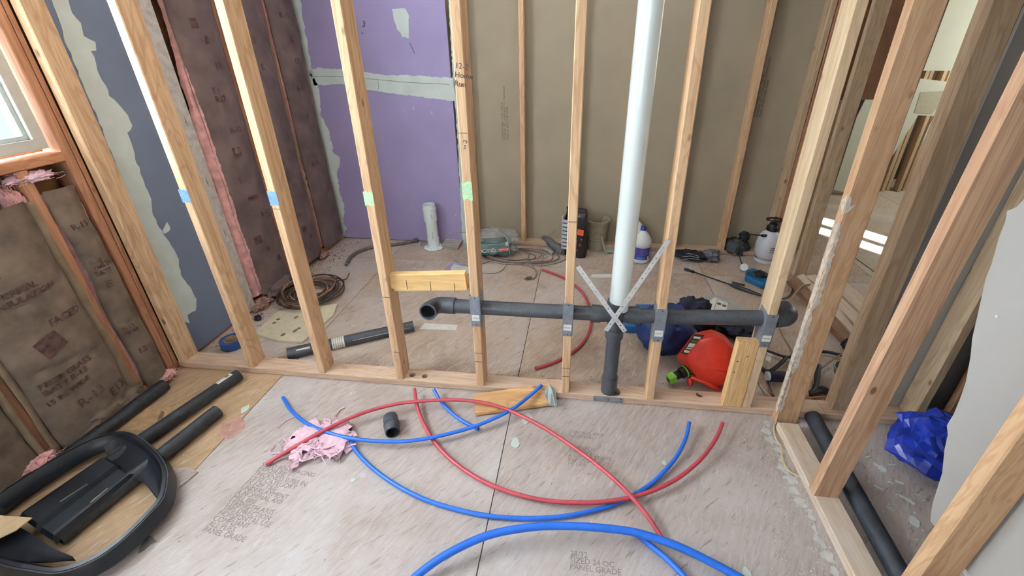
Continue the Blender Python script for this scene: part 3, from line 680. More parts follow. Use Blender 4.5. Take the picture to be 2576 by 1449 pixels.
tuft('crumpled pink fibreglass stuffed under the window corner', (-2.06, -.20, 1.07), .04, .085, .035, PNKL, 12, G_)
tuft('pink fibreglass bulging beside the wide batt top', (-2.07, -.262, .93), .035, .035, .13, PINK, 18, G_)
for i, (y, z, s_) in enumerate(((-.10, .05, .05), (-.30, .055, .05), (-.66, .10, .05), (-.45, .045, .045))):
    tuft(['pink tuft at the foot of the narrow batt', 'pink tuft on the floor below the wide batt, by the stud', 'pink tuft at the foot of the stud near the black ring', 'pink tuft behind the longest black pipe'][i], (-2.03, y, z - .04), s_, s_ * 1.2, .035, PINK, 20 + i, G_)
tuft('dirty pink clump on the floor at the foot of the tall batt', (-1.99, .60, .004), .06, .10, .045, plain('dirty_pink_fibreglass', (168, 128, 116), .95, var=.2, sc_=25, bmp=.9), 31, G_)
tuft('dirty pink clump where the batts end in the far corner', (-1.99, 1.35, .004), .035, .06, .04, plain('dirty_pink_fibreglass', (168, 128, 116), .95), 32, G_)
b_ = crumple(0, 0, 0, .05, .14, .05, 33, .5, 24, 14, True, 3)
o = b_.build('torn_kraft_paper', KRP); o.location = (-1.985, .80, .001); tag(o, 'torn crumpled kraft paper at the foot of the tall batt', 'paper')
b_ = crumple(0, 0, 0, .028, .12, .045, 34, .5, 24, 14, True, 3)
o = b_.build('torn_kraft_paper', KRA); o.location = (-2.0, -.36, .038); tag(o, 'crumpled brown paper hanging below the wide batt', 'paper')
# ================================================================== FAR ROOM
def polyplate(name, pxs, y, t, mat, label=None, cat=None, extra=None):
    P = ats(pxs, 1, y)
    if extra: P = extra(P)
    o = MB().prism(P, Vector((0, t, 0))).build(name, mat)
    return tag(o, label, cat) if label else o
polyplate('white_wall_panel', [(2205, 193), (2262, 195), (2320, 198), (2396, 207), (2404, 216), (2378, 270), (2352, 312), (2318, 362), (2336, 318), (2350, 292), (2310, 290), (2240, 400), (2197, 470), (2150, 490), (2097, 477), (2155, 295)], 3.5, .014, WHD, 'white mudded drywall piece with a slanted cut-out in the far room', 'drywall')
sub = bpy.context.scene.objects['white_wall_panel']
MB().prism(ats([(2316, 232), (2380, 228), (2360, 268), (2345, 286), (2300, 284)], 1, 3.499), Vector((0, -.002, 0))).build('unpainted_patch', plain('unpainted_patch', (188, 184, 160), .9, var=.05), sub)
P = ats([(2325, 178), (2413, 175)], 1, 3.5)
o = MB().box(P[0].x - .5, P[1].x, 3.5, 3.514, P[0].z, H - .005).build('white_wall_panel', WHD); tag(o, 'white painted wall panel hanging above the slanted cut-out', 'drywall')
for i, x in enumerate((3.36, 3.46, 3.52, 3.60, 3.69, 3.78)):
    o = MB().lumber((0, .038, 0, .089, 0, H - .01)).build('far_wall_stud', WP if i != 1 else WK); o.location = (x, 3.72 + .05 * (i % 2), .003)
    tag(o, ['thin far-room stud, leftmost behind the slanted cut-out', 'dark far-room stud in the slanted cut-out', 'third far-room stud seen through the cut-out', 'fourth far-room stud seen through the cut-out', 'fifth far-room stud, beside the white curl of drywall', 'rightmost far-room stud beside the grey-brown stud'][i], 'stud', 'studs in the far room')
# upright post at the end of the passage, and boards behind the corner studs
o = MB().lumber((0, .088, 0, .038, 0, H - .01), wob=.002, seg=6).build('upright_post', WG); o.location = (1.645, 1.44, .003); o.rotation_euler = (0, math.radians(-.4), 0)
tag(o, 'wide beige post standing on the floor right of the sprayer', 'post')
o = MB().box(1.628, 1.655, 1.70, 1.755, .003, 1.05).build('upright_board', WR); tag(o, 'reddish board standing behind the sprayer', 'board')
o = MB().box(1.66, 2.35, 1.96, 1.975, 1.18, H - .01).build('reddish_panel', plain('reddish_board', (140, 100, 72), .85, var=.15, sc_=6)); tag(o, 'reddish-brown board panel above the beige one behind the corner studs', 'board')
o = MB().box(1.66, 1.95, 1.94, 1.955, .003, 1.178).build('beige_panel', WG); tag(o, 'beige board panel behind the corner studs', 'board')
# planks lying side by side on the far floor
def plank(label, pxs, mat, z=.003, t=.02, name='floor_plank', group='planks lying in the far room'):
    return tag(slab(name, pxs, z, t, mat), label, 'plank', group)
plank('brown board edge on the floor, leftmost beside the cables', [(1984, 704), (1998, 694), (2150, 852), (2136, 868)], wood('brown_plank', (150, 118, 92), (110, 80, 60), axis=1, knot=False), .003, .036)
plank('pale plank beside the brown board on the floor', [(2004, 694), (2020, 688), (2090, 750), (2160, 838), (2154, 850)], WPY)
plank('pale middle plank of the planks on the far floor', [(2026, 694), (2052, 690), (2115, 745), (2172, 802), (2166, 828)], WPY)
plank('pale right plank of the planks on the far floor', [(2060, 684), (2085, 672), (2190, 762), (2178, 798)], WPY)
o = MB().sweep([p for p in ats([(2146, 645), (2213, 694)], 2, .001)], .003, 4).build('floor_crack', DARK); tag(o, 'dark seam line on the far floor', 'seam')
# ================================================================== FLOOR OBJECTS, FRONT
def pex(label, pts, mat, z=.010, r=.0082, zs=None, group=None, name='water_tube'):
    W = ats(pts, 2, z); W = [Vector((p.x, p.y, z)) for p in W]
    if zs:
        W = []
        for p, zz in zip(pts, zs): W.append(at(p[0], p[1], 2, zz))
    P = spl(W, 10); o = thing(name, label, 'tube', P[0], group)
    MB().sweep(P, r, 12, hollow=.72).build('tube_wall', mat, o); return o
GR, GB = 'loose red tubes on the floor', 'loose blue tubes on the floor'
pex('red tube arching over the pink tuft and down to the lower right', [(669, 1168), (740, 1125), (820, 1080), (910, 1040), (1000, 1016), (1080, 1008), (1150, 1006), (1220, 1014), (1290, 1036), (1370, 1077), (1450, 1130), (1520, 1184), (1580, 1240), (1630, 1300), (1668, 1358)], RED, zs=[.012, .03, .045, .05, .05, .05, .05, .05, .05, .05, .05, .05, .045, .03, .012], group=GR)
pex('red tube curving from the plate under the blue one and up to the right', [(1042, 978), (1049, 1020), (1063, 1060), (1090, 1108), (1130, 1152), (1180, 1190), (1240, 1222), (1320, 1249), (1400, 1262), (1500, 1264), (1600, 1248), (1690, 1212), (1760, 1158), (1800, 1105), (1818, 1064)], RED, zs=[.045, .03, .02, .012, .012, .012, .015, .018, .02, .025, .028, .03, .035, .04, .045], group=GR)
pex('red tube on the floor behind the partition', [(1365, 678), (1420, 700), (1460, 730), (1481, 765), (1488, 800), (1480, 840), (1458, 872), (1420, 899), (1380, 917), (1347, 927)], RED, group=GR, r=.0088)
pex('blue tube from the upper left running over the pink tuft to the wood scrap', [(712, 1000), (735, 1035), (775, 1067), (830, 1090), (890, 1104), (960, 1110), (1030, 1109), (1100, 1098), (1180, 1077), (1240, 1054), (1290, 1028), (1330, 998), (1363, 969)], BLUE, zs=[.012, .02, .03, .035, .035, .033, .033, .033, .035, .04, .05, .06, .07], group=GB)
pex('shortest blue tube beside the wood scrap', [(1091, 980), (1108, 1008), (1132, 1035), (1165, 1060), (1204, 1079)], BLUE, zs=[.045, .025, .012, .010, .010], group=GB)
pex('blue tube in a wide curve around the long red one', [(879, 1106), (900, 1140), (940, 1180), (1000, 1222), (1070, 1257), (1150, 1282), (1230, 1298), (1310, 1304), (1400, 1301), (1490, 1285), (1570, 1258), (1640, 1215), (1695, 1158), (1724, 1105), (1734, 1063)], BLUE, zs=[.010] * 9 + [.010, .010, .012, .02, .03, .035], group=GB)
pex('thick blue tube arching across the bottom edge of the picture', [(960, 1530), (1050, 1447), (1130, 1391), (1230, 1346), (1330, 1327), (1410, 1323), (1500, 1327), (1600, 1340), (1700, 1372), (1800, 1420), (1900, 1475)], BLUE, zs=[.015, .03, .05, .06, .065, .065, .065, .06, .05, .03, .015], group=GB, r=.0128)
pex('blue tube slipping out from under the thick arching one', [(1586, 1334), (1612, 1352), (1650, 1383), (1690, 1418), (1740, 1470)], BLUE, zs=[.018, .018, .02, .025, .03], group=GB, r=.0098)
# wood scrap with bracket
P = [at(1190, 997, 2, .012), at(1378, 972, 2, .05), at(1393, 1019, 2, .012), at(1197, 1046, 2, .006)]
c0 = sum(P, Vector()) / 4
ws = thing('wood_scrap', 'short board with a metal bracket leaning on the bottom plate', 'lumber', c0)
MB().prism(P, Vector((0, .004, .012))).build('board', wood('scrap_board', (214, 172, 122), (170, 124, 80), axis=0), ws)
Q = [at(x, y, 2, .05) for x, y in ((1367, 980), (1380, 970), (1390, 972), (1389, 985), (1396, 1018), (1384, 1024), (1378, 1008), (1372, 1003))]
Q = [Vector((q.x, q.y, .045 + .012 * (i % 2))) for i, q in enumerate(Q)]
MB().prism(Q, Vector((.001, 0, .0018))).build('metal_bracket', plain('pale_zinc_bracket', (186, 200, 198), .4, .4), ws)
Q2 = [at(1389, 975, 2, .045), at(1396, 976, 2, .045), at(1401, 1020, 2, .01), at(1396, 1024, 2, .005)]
MB().prism(Q2, Vector((.0015, 0, .001))).build('bracket_leg', plain('pale_zinc_bracket', (186, 200, 198), .4, .4), ws)
# black coupling
c = at(985, 1068, 2, .03)
cp = thing('pipe_coupling', 'black pipe coupling lying alone on the front floor', 'pipe fitting', (c.x, c.y, 0))
d = Vector((.045, -.08, 0)).normalized() * .047
MB().sweep([c - d, c - d * .8, c + d * .8, c + d], [.031, .033, .033, .031], 22, hollow=.86).build('sleeve', ABS, cp)
MB().sweep([c - d * .06, c + d * .06], .0345, 22).build('rib', ABS, cp)
# pipes on the left
def bpipe(label, p0, p1, r=.031, z=None, name='black_pipe', ext=1.0, dust=True):
    z = z if z is not None else r + .001
    a = at(*p0, 2, z); b = at(*p1, 2, z); b = a + (b - a) * ext
    o = thing(name, label, 'pipe', (a.x, a.y, 0), 'black pipes on the left floor')
    MB().sweep([a, b], r, 22, hollow=.88).build('pipe_wall', ABSD if dust else ABS, o)
    return o, a, b
bpipe('longest black pipe lying along the insulated wall', (414, 968), (0, 1276), ext=1.3)
o, a, b = bpipe('black pipe touching the bottom plate, with a white sticker on its end', (600, 943), (300, 1148), ext=1.5)
dr = (b - a).normalized()
Mx = dr.to_track_quat('Z', 'Y').to_matrix().to_4x4(); Mx.translation = a + dr * .03; up_ = Mx.to_3x3().inverted() @ Vector((-.25, -.35, 1)); a_u = math.atan2(up_.y, up_.x)
MB().lathe([(.0316, 0), (.0316, .075)], 6, Mx, a0=a_u - .5, a1=a_u + .5).build('sticker', PAPER, o)
MB().lathe([(.0320, .01), (.0320, .03)], 3, Mx, a0=a_u - .3, a1=a_u + .3).build('sticker_print', INKF, o)
MB().sweep([a + dr * .15 + Vector((-.012, .008, .0275)), a + dr * .55 + Vector((-.012, .008, .0275))], .0012, 4).build('print_line', INKF, o)
o, a, b = bpipe('shorter black pipe running under the moulded ring', (547, 1034), (200, 1310), ext=1.12)
# moulded black ring
ring_px = [(-60, 1275), (0, 1237), (90, 1180), (180, 1128), (250, 1097), (310, 1086), (352, 1102), (390, 1135), (412, 1168), (418, 1200), (408, 1250), (375, 1290), (320, 1345), (260, 1392), (200, 1422), (140, 1438), (80, 1432), (0, 1415), (-70, 1380), (-100, 1330)]
RZ = .085
RP = [at(x, y, 2, RZ) for x, y in ring_px]; RC = sum(RP, Vector()) / len(RP)
rg = thing('moulded_ring', 'black moulded plastic ring with a middle trough lying over the pipes', 'plastic part', (RC.x, RC.y, 0))
rp = spl(RP, 4, closed=True); n = len(rp); mb = MB()
def off(p, k, z): q = RC + (p - RC) * k; return Vector((q.x, q.y, z))
profile = [(1.07, .034), (1.04, RZ - .02), (1.00, RZ), (.955, RZ + .002), (.92, RZ - .010), (.885, RZ - .032), (.872, RZ - .055), (.91, RZ - .05), (.97, RZ - .03), (1.0, .034)]
m_ = len(profile); vs = [off(p, k, z) for p in rp for k, z in profile]
fs = [(i * m_ + j, ((i + 1) % n) * m_ + j, ((i + 1) % n) * m_ + (j + 1) % m_, i * m_ + (j + 1) % m_) for i in range(n) for j in range(m_)]
mb.add(vs, fs, True).build('rim', BIN, rg)
MB().sweep([off(p, 1.012, RZ - .003) for p in rp], .0022, 6, closed=True).build('raised_lip', plain('edge_of_moulded_plastic', (66, 72, 78), .4), rg)
def web(pxs, zs, name='end_web'):
    P = [at(x, y, 2, z) for (x, y), z in zip(pxs, zs)]; cc = sum(P, Vector()) / len(P)
    mb = MB(); vs = P + [cc - Vector((0, 0, .012))] + [p - Vector((0, 0, .006)) for p in P] + [cc - Vector((0, 0, .018))]; k = len(P)
    fs = [(i, (i + 1) % k, k) for i in range(k)] + [(k + 1 + (i + 1) % k, k + 1 + i, 2 * k + 1) for i in range(k)] + [((i + 1) % k, i, k + 1 + i, k + 1 + (i + 1) % k) for i in range(k)]
    return mb.add(vs, fs, True).build(name, BIN, rg)
def web2(outer, inner, zo, zi, sag):
    o_, i_ = [spl(ats(L_, 2, .07), 4) for L_ in (outer, inner)]
    rows = []
    for t in (0, .25, .5, .75, 1):
        z = zo + (zi - zo) * t - sag * math.sin(PI * t)
        rows.append([Vector((a.x + (b.x - a.x) * t, a.y + (b.y - a.y) * t, z)) for a, b in zip(o_, i_)])
    rows += [[p - Vector((0, 0, .005)) for p in R_] for R_ in reversed(rows)]
    nr, nc = len(rows), len(rows[0]); vs = sum(rows, [])
    fs = [(a * nc + c_, a * nc + c_ + 1, ((a + 1) % nr) * nc + c_ + 1, ((a + 1) % nr) * nc + c_) for a in range(nr) for c_ in range(nc - 1)]
    fs += [tuple(a * nc for a in range(nr)), tuple(a * nc + nc - 1 for a in range(nr))[::-1]]
    MB().add(vs, fs, True).build('end_web', BIN, rg)
web2([(262, 1124), (300, 1104), (345, 1108), (385, 1146), (406, 1190), (408, 1244)], [(264, 1140), (285, 1158), (310, 1176), (335, 1194), (362, 1212), (392, 1250)], .078, .052, .014)
web2([(-70, 1350), (-30, 1390), (40, 1412), (110, 1418), (190, 1410)], [(-20, 1300), (30, 1312), (80, 1340), (122, 1368), (176, 1392)], .078, .052, .014)
# middle trough: a shallow box beam with a recessed channel
A0, A1, B0, B1 = at(262, 1146, 2, .085), at(332, 1186, 2, .075), at(45, 1296, 2, .085), at(128, 1352, 2, .075)
ax = (B0 - A0); 
mb = MB(); prof = [(0, -.02), (.0, .0), (.06, .004), (.52, .004), (.56, -.014), (.94, -.014), (1.0, -.002), (1.02, -.024)]
vs = []
for t in (0, .04, .5, .96, 1):
    a, b = A0.lerp(B0, t), A1.lerp(B1, t); dip = -.012 if t in (0, 1) else 0
    for u, dz in prof: vs.append(a.lerp(b, u) + Vector((0, 0, dz + dip)))
    for u, dz in reversed(prof): vs.append(a.lerp(b, u) + Vector((0, 0, dz + dip - .004)))
k = len(prof) * 2; fs = [(i * k + j, i * k + (j + 1) % k, (i + 1) * k + (j + 1) % k, (i + 1) * k + j) for i in range(4) for j in range(k)]
fs += [tuple(range(k)), tuple(range(4 * k, 5 * k))[::-1]]
mb.add(vs, fs).build('middle_trough', BIN, rg)
s0, s1 = A0.lerp(B0, .38) + (A1 - A0) * .5, A0.lerp(B0, .68) + (A1 - A0) * .45
MB().sweep([s0 + Vector((0, 0, .005)), s1 + Vector((0, 0, .005))], .0022, 6).build('bright_scratch', plain('scuffed_plastic', (110, 116, 124), .3), rg)
s0, s1 = A0.lerp(B0, .30) + (A1 - A0) * .97, A0.lerp(B0, .52) + (A1 - A0) * 1.0
MB().sweep([s0 + Vector((0, 0, .001)), s1 + Vector((0, 0, .001))], .0022, 6).build('torn_sticker', plain('torn_sticker', (150, 146, 132), .7), rg)
# cardboard
P = [at(x, y, 2, .094) for x, y in ((-90, 1288), (10, 1297), (80, 1302), (40, 1333), (0, 1352), (-90, 1400))]
o = MB().prism(P, Vector((0, 0, -.004))).build('cardboard_piece', plain('pale_cardboard', (214, 188, 152), .85, var=.05)); tag(o, 'corner of a pale cardboard piece at the left edge above the black ring', 'cardboard')
tag(slab('wood_strip', [(380, 1092), (406, 1032), (413, 1036), (390, 1098)], .001, .006, WK), 'thin brown wood sliver between the black pipes', 'wood sliver')
tag(patch('red_smear', ats([(560, 1062), (600, 1048), (622, 1066), (600, 1092), (570, 1108), (548, 1098)], 2, .0006), 2, (0, 0, 1), plain('pink_chalk_smear', (176, 136, 124), .9, var=.15), None, .01, .02, t=.0004, seed=77), 'faded pink stain on the floor beside the shorter black pipe', 'stain')
tag(slab('brown_paper_sheet', [(408, 1085), (250, 1080), (380, 1020), (470, 1030)], .0008, .001, plain('tan_paper', (186, 156, 118), .85)), 'tan paper sheet on the floor between the black pipes', 'paper')
tag(slab('plywood_offcut', [(418, 1270), (416, 1180), (470, 1175), (498, 1186), (440, 1235)], .001, .006, FLF), 'thin ragged offcut beside the black ring', 'wood offcut')
tag(slab('grey_paint_splat', [(347, 1393), (352, 1375), (372, 1345), (382, 1350), (394, 1362), (378, 1370), (362, 1385)], .0005, .001, plain('grey_paint_splat', (116, 112, 108), .7)), 'grey triangular splat on the floor below the black ring', 'splat')
# white chips
rs = random.Random(3)
for i, (x, y, s_, lb) in enumerate([(618, 1029, .020, 'white plaster chip on the floor seam near the black pipes'), (1296, 1116, .022, 'white plaster smear right of the wood scrap'), (1671, 1166, .011, 'round white plaster dab left of the blue tube end'), (1327, 1052, .026, 'white plaster smear below the wood scrap'), (1880, 1448, .018, 'white plaster chip at the bottom edge'), (888, 1208, .010, 'small pale chip left of the long red tube'), (2220, 1180, .016, 'white chip on the floor beside the blue bag'), (2300, 1312, .018, 'white chip on the floor below the blue bag')]):
    c = at(x, y, 2, .001); k = 11
    pts = [Vector((c.x + math.cos(2 * PI * j / k) * s_ * rs.uniform(.6, 1.1), c.y + math.sin(2 * PI * j / k) * s_ * rs.uniform(.8, 1.6) * (1 if i != 2 else .8), .0006)) for j in range(k)]
    tag(MB().prism(pts, Vector((0, 0, .0025))).build('plaster_chip', MUD), lb, 'plaster', 'white plaster chips')
# crumbs: stuff
def crumbs(name, n, region, mat, s0, s1, label, seed):
    rs = random.Random(seed); mb = MB()
    for _ in range(n):
        x, y = region(rs); s_ = rs.uniform(s0, s1); a = rs.uniform(0, 6.3)
        pts = [Vector((x + math.cos(a + j * 1.57) * s_ * rs.uniform(.5, 1), y + math.sin(a + j * 1.57) * s_ * rs.uniform(.5, 1), .0004)) for j in range(4)]
        mb.prism(pts, Vector((0, 0, s_ * .5)))
    o = mb.build(name, mat); return tag(o, label, 'debris', kind='stuff')
crumbs('plaster_crumbs', 420, lambda r: (r.uniform(-1.9, .95), -abs(r.gauss(0, .45)) % 1.1 * -1 - .01), MUD, .0012, .004, 'fine white plaster crumbs scattered over the front floor', 1)
crumbs('plaster_crumbs', 420, lambda r: (r.uniform(-1.9, 1.5), r.uniform(.1, 1.72)), MUD, .0015, .005, 'fine pale crumbs scattered over the floor behind the partition', 2)
crumbs('plaster_crumbs', 520, lambda r: (.955 - abs(r.gauss(0, .10)), r.uniform(-1.0, -.04)), MUD, .001, .0045, 'white plaster grit along the right-hand plate', 3)
crumbs('plaster_crumbs', 200, lambda r: (r.uniform(1.18, 1.6), r.uniform(-.75, -.05)), MUD, .001, .006, 'white plaster grit on the floor beside the blue bag', 4)
crumbs('wood_crumbs', 420, lambda r: (r.uniform(-2.0, 1.0), .095 + abs(r.gauss(0, .05))), plain('wood_dust', (150, 112, 76), .9), .001, .004, 'brown wood crumbs along the back of the bottom plate', 5)
crumbs('dirt_crumbs', 500, lambda r: (-2.02 + abs(r.gauss(0, .10)), r.uniform(.15, 1.7)), plain('brown_dirt', (128, 100, 76), .95), .0015, .006, 'brown dirt crumbs along the left wall', 6)
crumbs('dirt_crumbs', 260, lambda r: (r.uniform(-2.0, 1.5), 1.74 - abs(r.gauss(0, .05))), plain('brown_dirt', (128, 100, 76), .95), .0015, .005, 'brown dirt crumbs along the back wall', 7)
rs = random.Random(21); mb = MB()
for i in range(16):
    y = -.05 - i * .048; x1_ = .952 - (.012 if i % 3 else .0); w_ = rs.uniform(.015, .06)
    q_ = [Vector((x1_ - w_, y, .0006)), Vector((x1_ - w_ * .5, y - .022, .0006)), Vector((x1_, y - .018, .0006)), Vector((x1_, y + .016, .0006)), Vector((x1_ - w_ * .6, y + .020, .0006))]
    R_ = []
    for b, w in ragged(q_, .008, .010, 200 + i): w.z = 0; R_.append(b + w)
    mb.prism(R_, Vector((0, 0, .0012 + .0001 * i)))
tag(mb.build('plaster_residue', plain('grey_white_residue', (206, 206, 202), .9, var=.08, sc_=50)), 'crust of white plaster residue on the floor along the right-hand plate', 'plaster', kind='stuff')
# floor stamps
text('SIZED FOR SPACING\nEXPOSURE 1\nTHICKNESS 0.703 IN.\n23/32 CATEGORY\nPS 1-09 T&G\nUNDERLAYMENT\nA NOMINAL 4X8\nMILL 000\nSTRENGTH AXIS\nTHIS DIRECTION\nHORIZONTAL USE\nCOMPLIANT\nALL PLIES\nPANEL GRADE', .027, INKF, at(655, 1172, 2, .0006), (1, -.10, 0), (.10, 1, 0), None, 'tmp', lines=.78)
st = bpy.context.scene.objects['tmp']; st.name = 'floor_stamp'; st.parent = fl
text('STRONG AXIS\nNOMINAL\n\n\nSIZED FOR\nSPACING\nA GRADE STAMP\nEXPOSURE 1\nPS 1-09', .024, INKF, at(1432, 1090, 2, .0006), (1, 0, 0), (0, 1, 0), None, 'tmp', lines=.85)
st = bpy.context.scene.objects['tmp']; st.name = 'floor_stamp'; st.parent = fl
text('23/32\nSIZED 24 OC\nPANEL GRADE', .026, INKF, at(1434, 1398, 2, .0006), (1, 0, 0), (0, 1, 0), None, 'tmp', lines=.8)
st = bpy.context.scene.objects['tmp']; st.name = 'floor_stamp'; st.parent = fl
# ================================================================== BACK ROOM OBJECTS
def cable(name, label, cat, pts, mat, r=.004, seg=6, group=None, n=8):
    o = MB().sweep(spl(pts, n), r, seg).build(name, mat); return tag(o, label, cat, group)
def P0(x, y, z=0.0): p = at(x, y, 2, z); return Vector((p.x, p.y, z))
# blue tape roll
c = P0(590, 866, .02)
tr = thing('tape_roll', 'roll of blue masking tape on the floor behind the stud nearest the window wall', 'tape', (c.x - .03, c.y + .0, 0))
M = Matrix.Translation((c.x - .02, c.y + .012, .001))
MB().lathe([(.038, 0), (.062, 0), (.062, .046), (.038, .046), (.038, 0)], 28, M, smooth=False).build('blue_roll', plain('blue_tape_roll', (46, 74, 128), .6, var=.1), tr)
MB().lathe([(.0378, .001), (.0378, .0465), (.035, .0465), (.035, .001), (.0378, .001)], 24, M, smooth=False).build('core', plain('tape_core', (160, 130, 96), .8), tr)
# hex nut/cap
c = P0(649, 801, .01)
o = MB().lathe([(0, 0), (.020, 0), (.022, .010), (.018, .026), (0, .028)], 6, Matrix.Translation((c.x, c.y, .0008)), smooth=False).build('bottle_cap', plain('dark_purple_cap', (44, 38, 62), .5)); tag(o, 'small dark six-sided cap on the floor near the blue drywall', 'cap')
# drywall scrap square
sc_o = tag(slab('drywall_offcut', [(638, 838), (700, 782), (848, 764), (838, 792), (760, 860), (700, 856)], .0012, .012, plain('cream_drywall_face', (206, 196, 168), .85, var=.06)), 'cream drywall offcut with dirty footprints under the wound cable', 'drywall')
for i, (x, y) in enumerate(((700, 803), (745, 798), (752, 826), (712, 842), (690, 812), (742, 832))):
    c = at(x, y, 2, .0135); k = 9
    MB().prism([Vector((c.x + math.cos(j * .7) * .012, c.y + math.sin(j * .7) * .012 * (1 + .4 * (i % 2)), .0131)) for j in range(k)], Vector((0, 0, .0006))).build('dirt_spot', plain('dirt_spot', (130, 112, 88), .95), sc_o)
# wound brown cable
cc = P0(787, 738, .02); cc.x -= .01
wc = thing('cable_coil', 'wound brown cable coil on the floor behind the second taped stud', 'cable', (cc.x, cc.y, 0))
cm = [plain('brown_cable_jacket', (128, 100, 76), .6, var=.2), plain('dark_cable_jacket', (72, 62, 54), .6, var=.2), plain('orange_brown_cable', (158, 112, 84), .6, var=.2)]
rs = random.Random(5)
for k in range(15):
    R_ = .205 - .0085 * k + rs.uniform(-.008, .008); ph = rs.uniform(0, 6); z = .008 + rs.random() * .045 * (1 - abs(k - 6) / 12)
    pts = [Vector((cc.x + math.cos(a) * R_ * 1.0 + rs.uniform(-.006, .006) + .01 * math.sin(k), cc.y + math.sin(a) * R_ * 1.05 + rs.uniform(-.006, .006), z + .012 * math.sin(2 * a + ph) + .010)) for a in [2 * PI * i / 14 for i in range(14)]]
    MB().sweep(spl(pts, 4, True), .0048, 6, closed=True).build('cable_loop', cm[k % 3] if k % 4 else cm[1], wc)
MB().sweep(spl([(cc.x + .12, cc.y + .10, .04), (cc.x + .10, cc.y + .17, .03), (cc.x + .12, cc.y + .24, .008), (cc.x + .10, cc.y + .33, .006)], 6), .0045, 6).build('cable_end', cm[0], wc)
# grey hose
hz = .014
o = thing('flexible_hose', 'grey corrugated flexible hose lying before the purple wall', 'hose', P0(868, 668, 0))
hp = spl([P0(872, 664, hz), P0(884, 645, hz), P0(905, 632, hz), P0(940, 621, hz), P0(985, 616, hz), P0(1020, 611, hz), P0(1042, 606, hz)], 10)
MB().sweep(hp, [.0125 if i % 2 else .0142 for i in range(len(hp))], 12).build('hose_body', plain('grey_hose', (112, 106, 100), .6, var=.2), o)
MB().sweep([hp[0] + (hp[0] - hp[1]).normalized() * .018, hp[0]], .012, 10, hollow=.7).build('metal_end', STEEL, o)
MB().sweep([hp[-1], hp[-1] + (hp[-1] - hp[-2]).normalized() * .03], .019, 8).build('hose_nut', plain('grey_nut', (96, 94, 92), .5), o)
# black pipe scrap with label
a, b = P0(724, 890, .03), P0(1040, 820, .03)
o = thing('black_pipe', 'black pipe offcut with white label behind the partition', 'pipe', (a.x, a.y, 0))
MB().sweep([a, b], .0315, 22, hollow=.88).build('pipe_wall', ABS, o)
d = (b - a); L_ = d.length; d.normalize()
MB().sweep([a + d * L_ * .335, a + d * L_ * .43], .0321, 22).build('white_label', PAPER, o)
for k in range(5): MB().sweep([a + d * (L_ * .345 + .011 * k), a + d * (L_ * .345 + .011 * k + .003)], .0324, 16).build('label_line', INK, o)
MB().sweep([a + d * .05 + Vector((.008, -.02, .024)), a + d * .12 + Vector((.008, -.02, .024))], [.004, .007], 8).build('torn_label', PAPER, o)
a2 = a + d * L_ * .5 + Vector((.012, -.028, .012)); MB().sweep([a2, a2 + d * .32], .0012, 4).build('print_line', PAPER, o)
# paper strips
tag(slab('plastic_strip', [(1055, 828), (1068, 813), (1151, 817), (1147, 830)], .0008, .0015, PAPER), 'white strip on the floor below the black elbow', 'strip')
tag(slab('plastic_strip', [(1484, 697), (1490, 690), (1542, 689), (1541, 698)], .0008, .0015, PAPER), 'white strip on the floor left of the white pipe', 'strip')
tag(slab('purple_offcut', [(1117, 679), (1140, 657), (1186, 672), (1186, 690)], .001, .012, PUR), 'purple drywall offcut behind the short blocking', 'drywall')
tag(patch('compound_blob', [Vector((p.x, p.y, .0135)) for p in ats([(1134, 680), (1142, 668), (1186, 676), (1190, 690), (1150, 690)], 2, .0135)], 2, (0, 0, 1), MUD, None, .004, .012, t=.012, seed=44), 'white compound smeared on the purple offcut', 'plaster')
# pvc flange pipe
c = P0(1092, 622); px_, py_ = c.x, c.y
o = thing('floor_pipe', 'white plastic pipe stub standing on a toilet flange by the purple wall', 'pipe', (px_, py_, 0))
T = Matrix.Translation
MB().lathe([(.045, .001), (.082, .001), (.084, .008), (.078, .014), (.050, .016)], 28, T((px_, py_, 0))).build('flange', PVC, o)
MB().sweep([(px_, py_, .012), (px_ - .004, py_, .33)], .047, 26, hollow=.9).build('pipe_wall', PVC, o)
MB().sweep([(px_, py_, .012), (px_, py_, .09)], .0505, 26).build('hub', PVC, o)
MB().sweep([(px_ - .003, py_, .245), (px_ - .005, py_, .350)], .054, 26, hollow=.9).build('collar', PVC, o)
MB().sweep([(px_ - .005, py_, .345), (px_ - .005, py_, .385)], .049, 26, hollow=.9).build('pipe_top', PVC, o)
for a in range(8):
    q = Vector((px_ + .07 * math.cos(a * .785), py_ + .07 * math.sin(a * .785), .015)); MB().box(q.x - .005, q.x + .005, q.y - .002, q.y + .002, .012, .0158).build('flange_slot', INKF, o)
text('PVC DWV', .014, INK, (px_ + .012, py_ - .0485, .16), (0, 0, -1), (1, 0, 0), o)
text('ASTM', .014, INK, (px_ + .022, py_ - .0475, .31), (0, 0, -1), (1, 0, 0), o)
# booklet stack
c = P0(1136, 620); o = thing('booklet_stack', 'stack of dusty printed booklets beside the white pipe stub', 'booklet', (c.x, c.y, 0))
for k in range(3):
    M = T((c.x + .004 * k, c.y + .006 * k, .002 + .014 * k)) @ Matrix.Rotation(-.12 + .06 * k, 4, 'Z')
    MB().box(-.075, .075, -.055, .055, 0, .012, M).build('booklet', plain('dusty_paper', (170, 164, 156), .85, var=.12), o, bevel=.001)
for k in range(4):
    M = T((c.x, c.y, .0425)) @ Matrix.Rotation(.0, 4, 'Z'); MB().box(-.055, .045, -.035 + .018 * k, -.030 + .018 * k, 0, .0006, M).build('print_line', INKF, o)
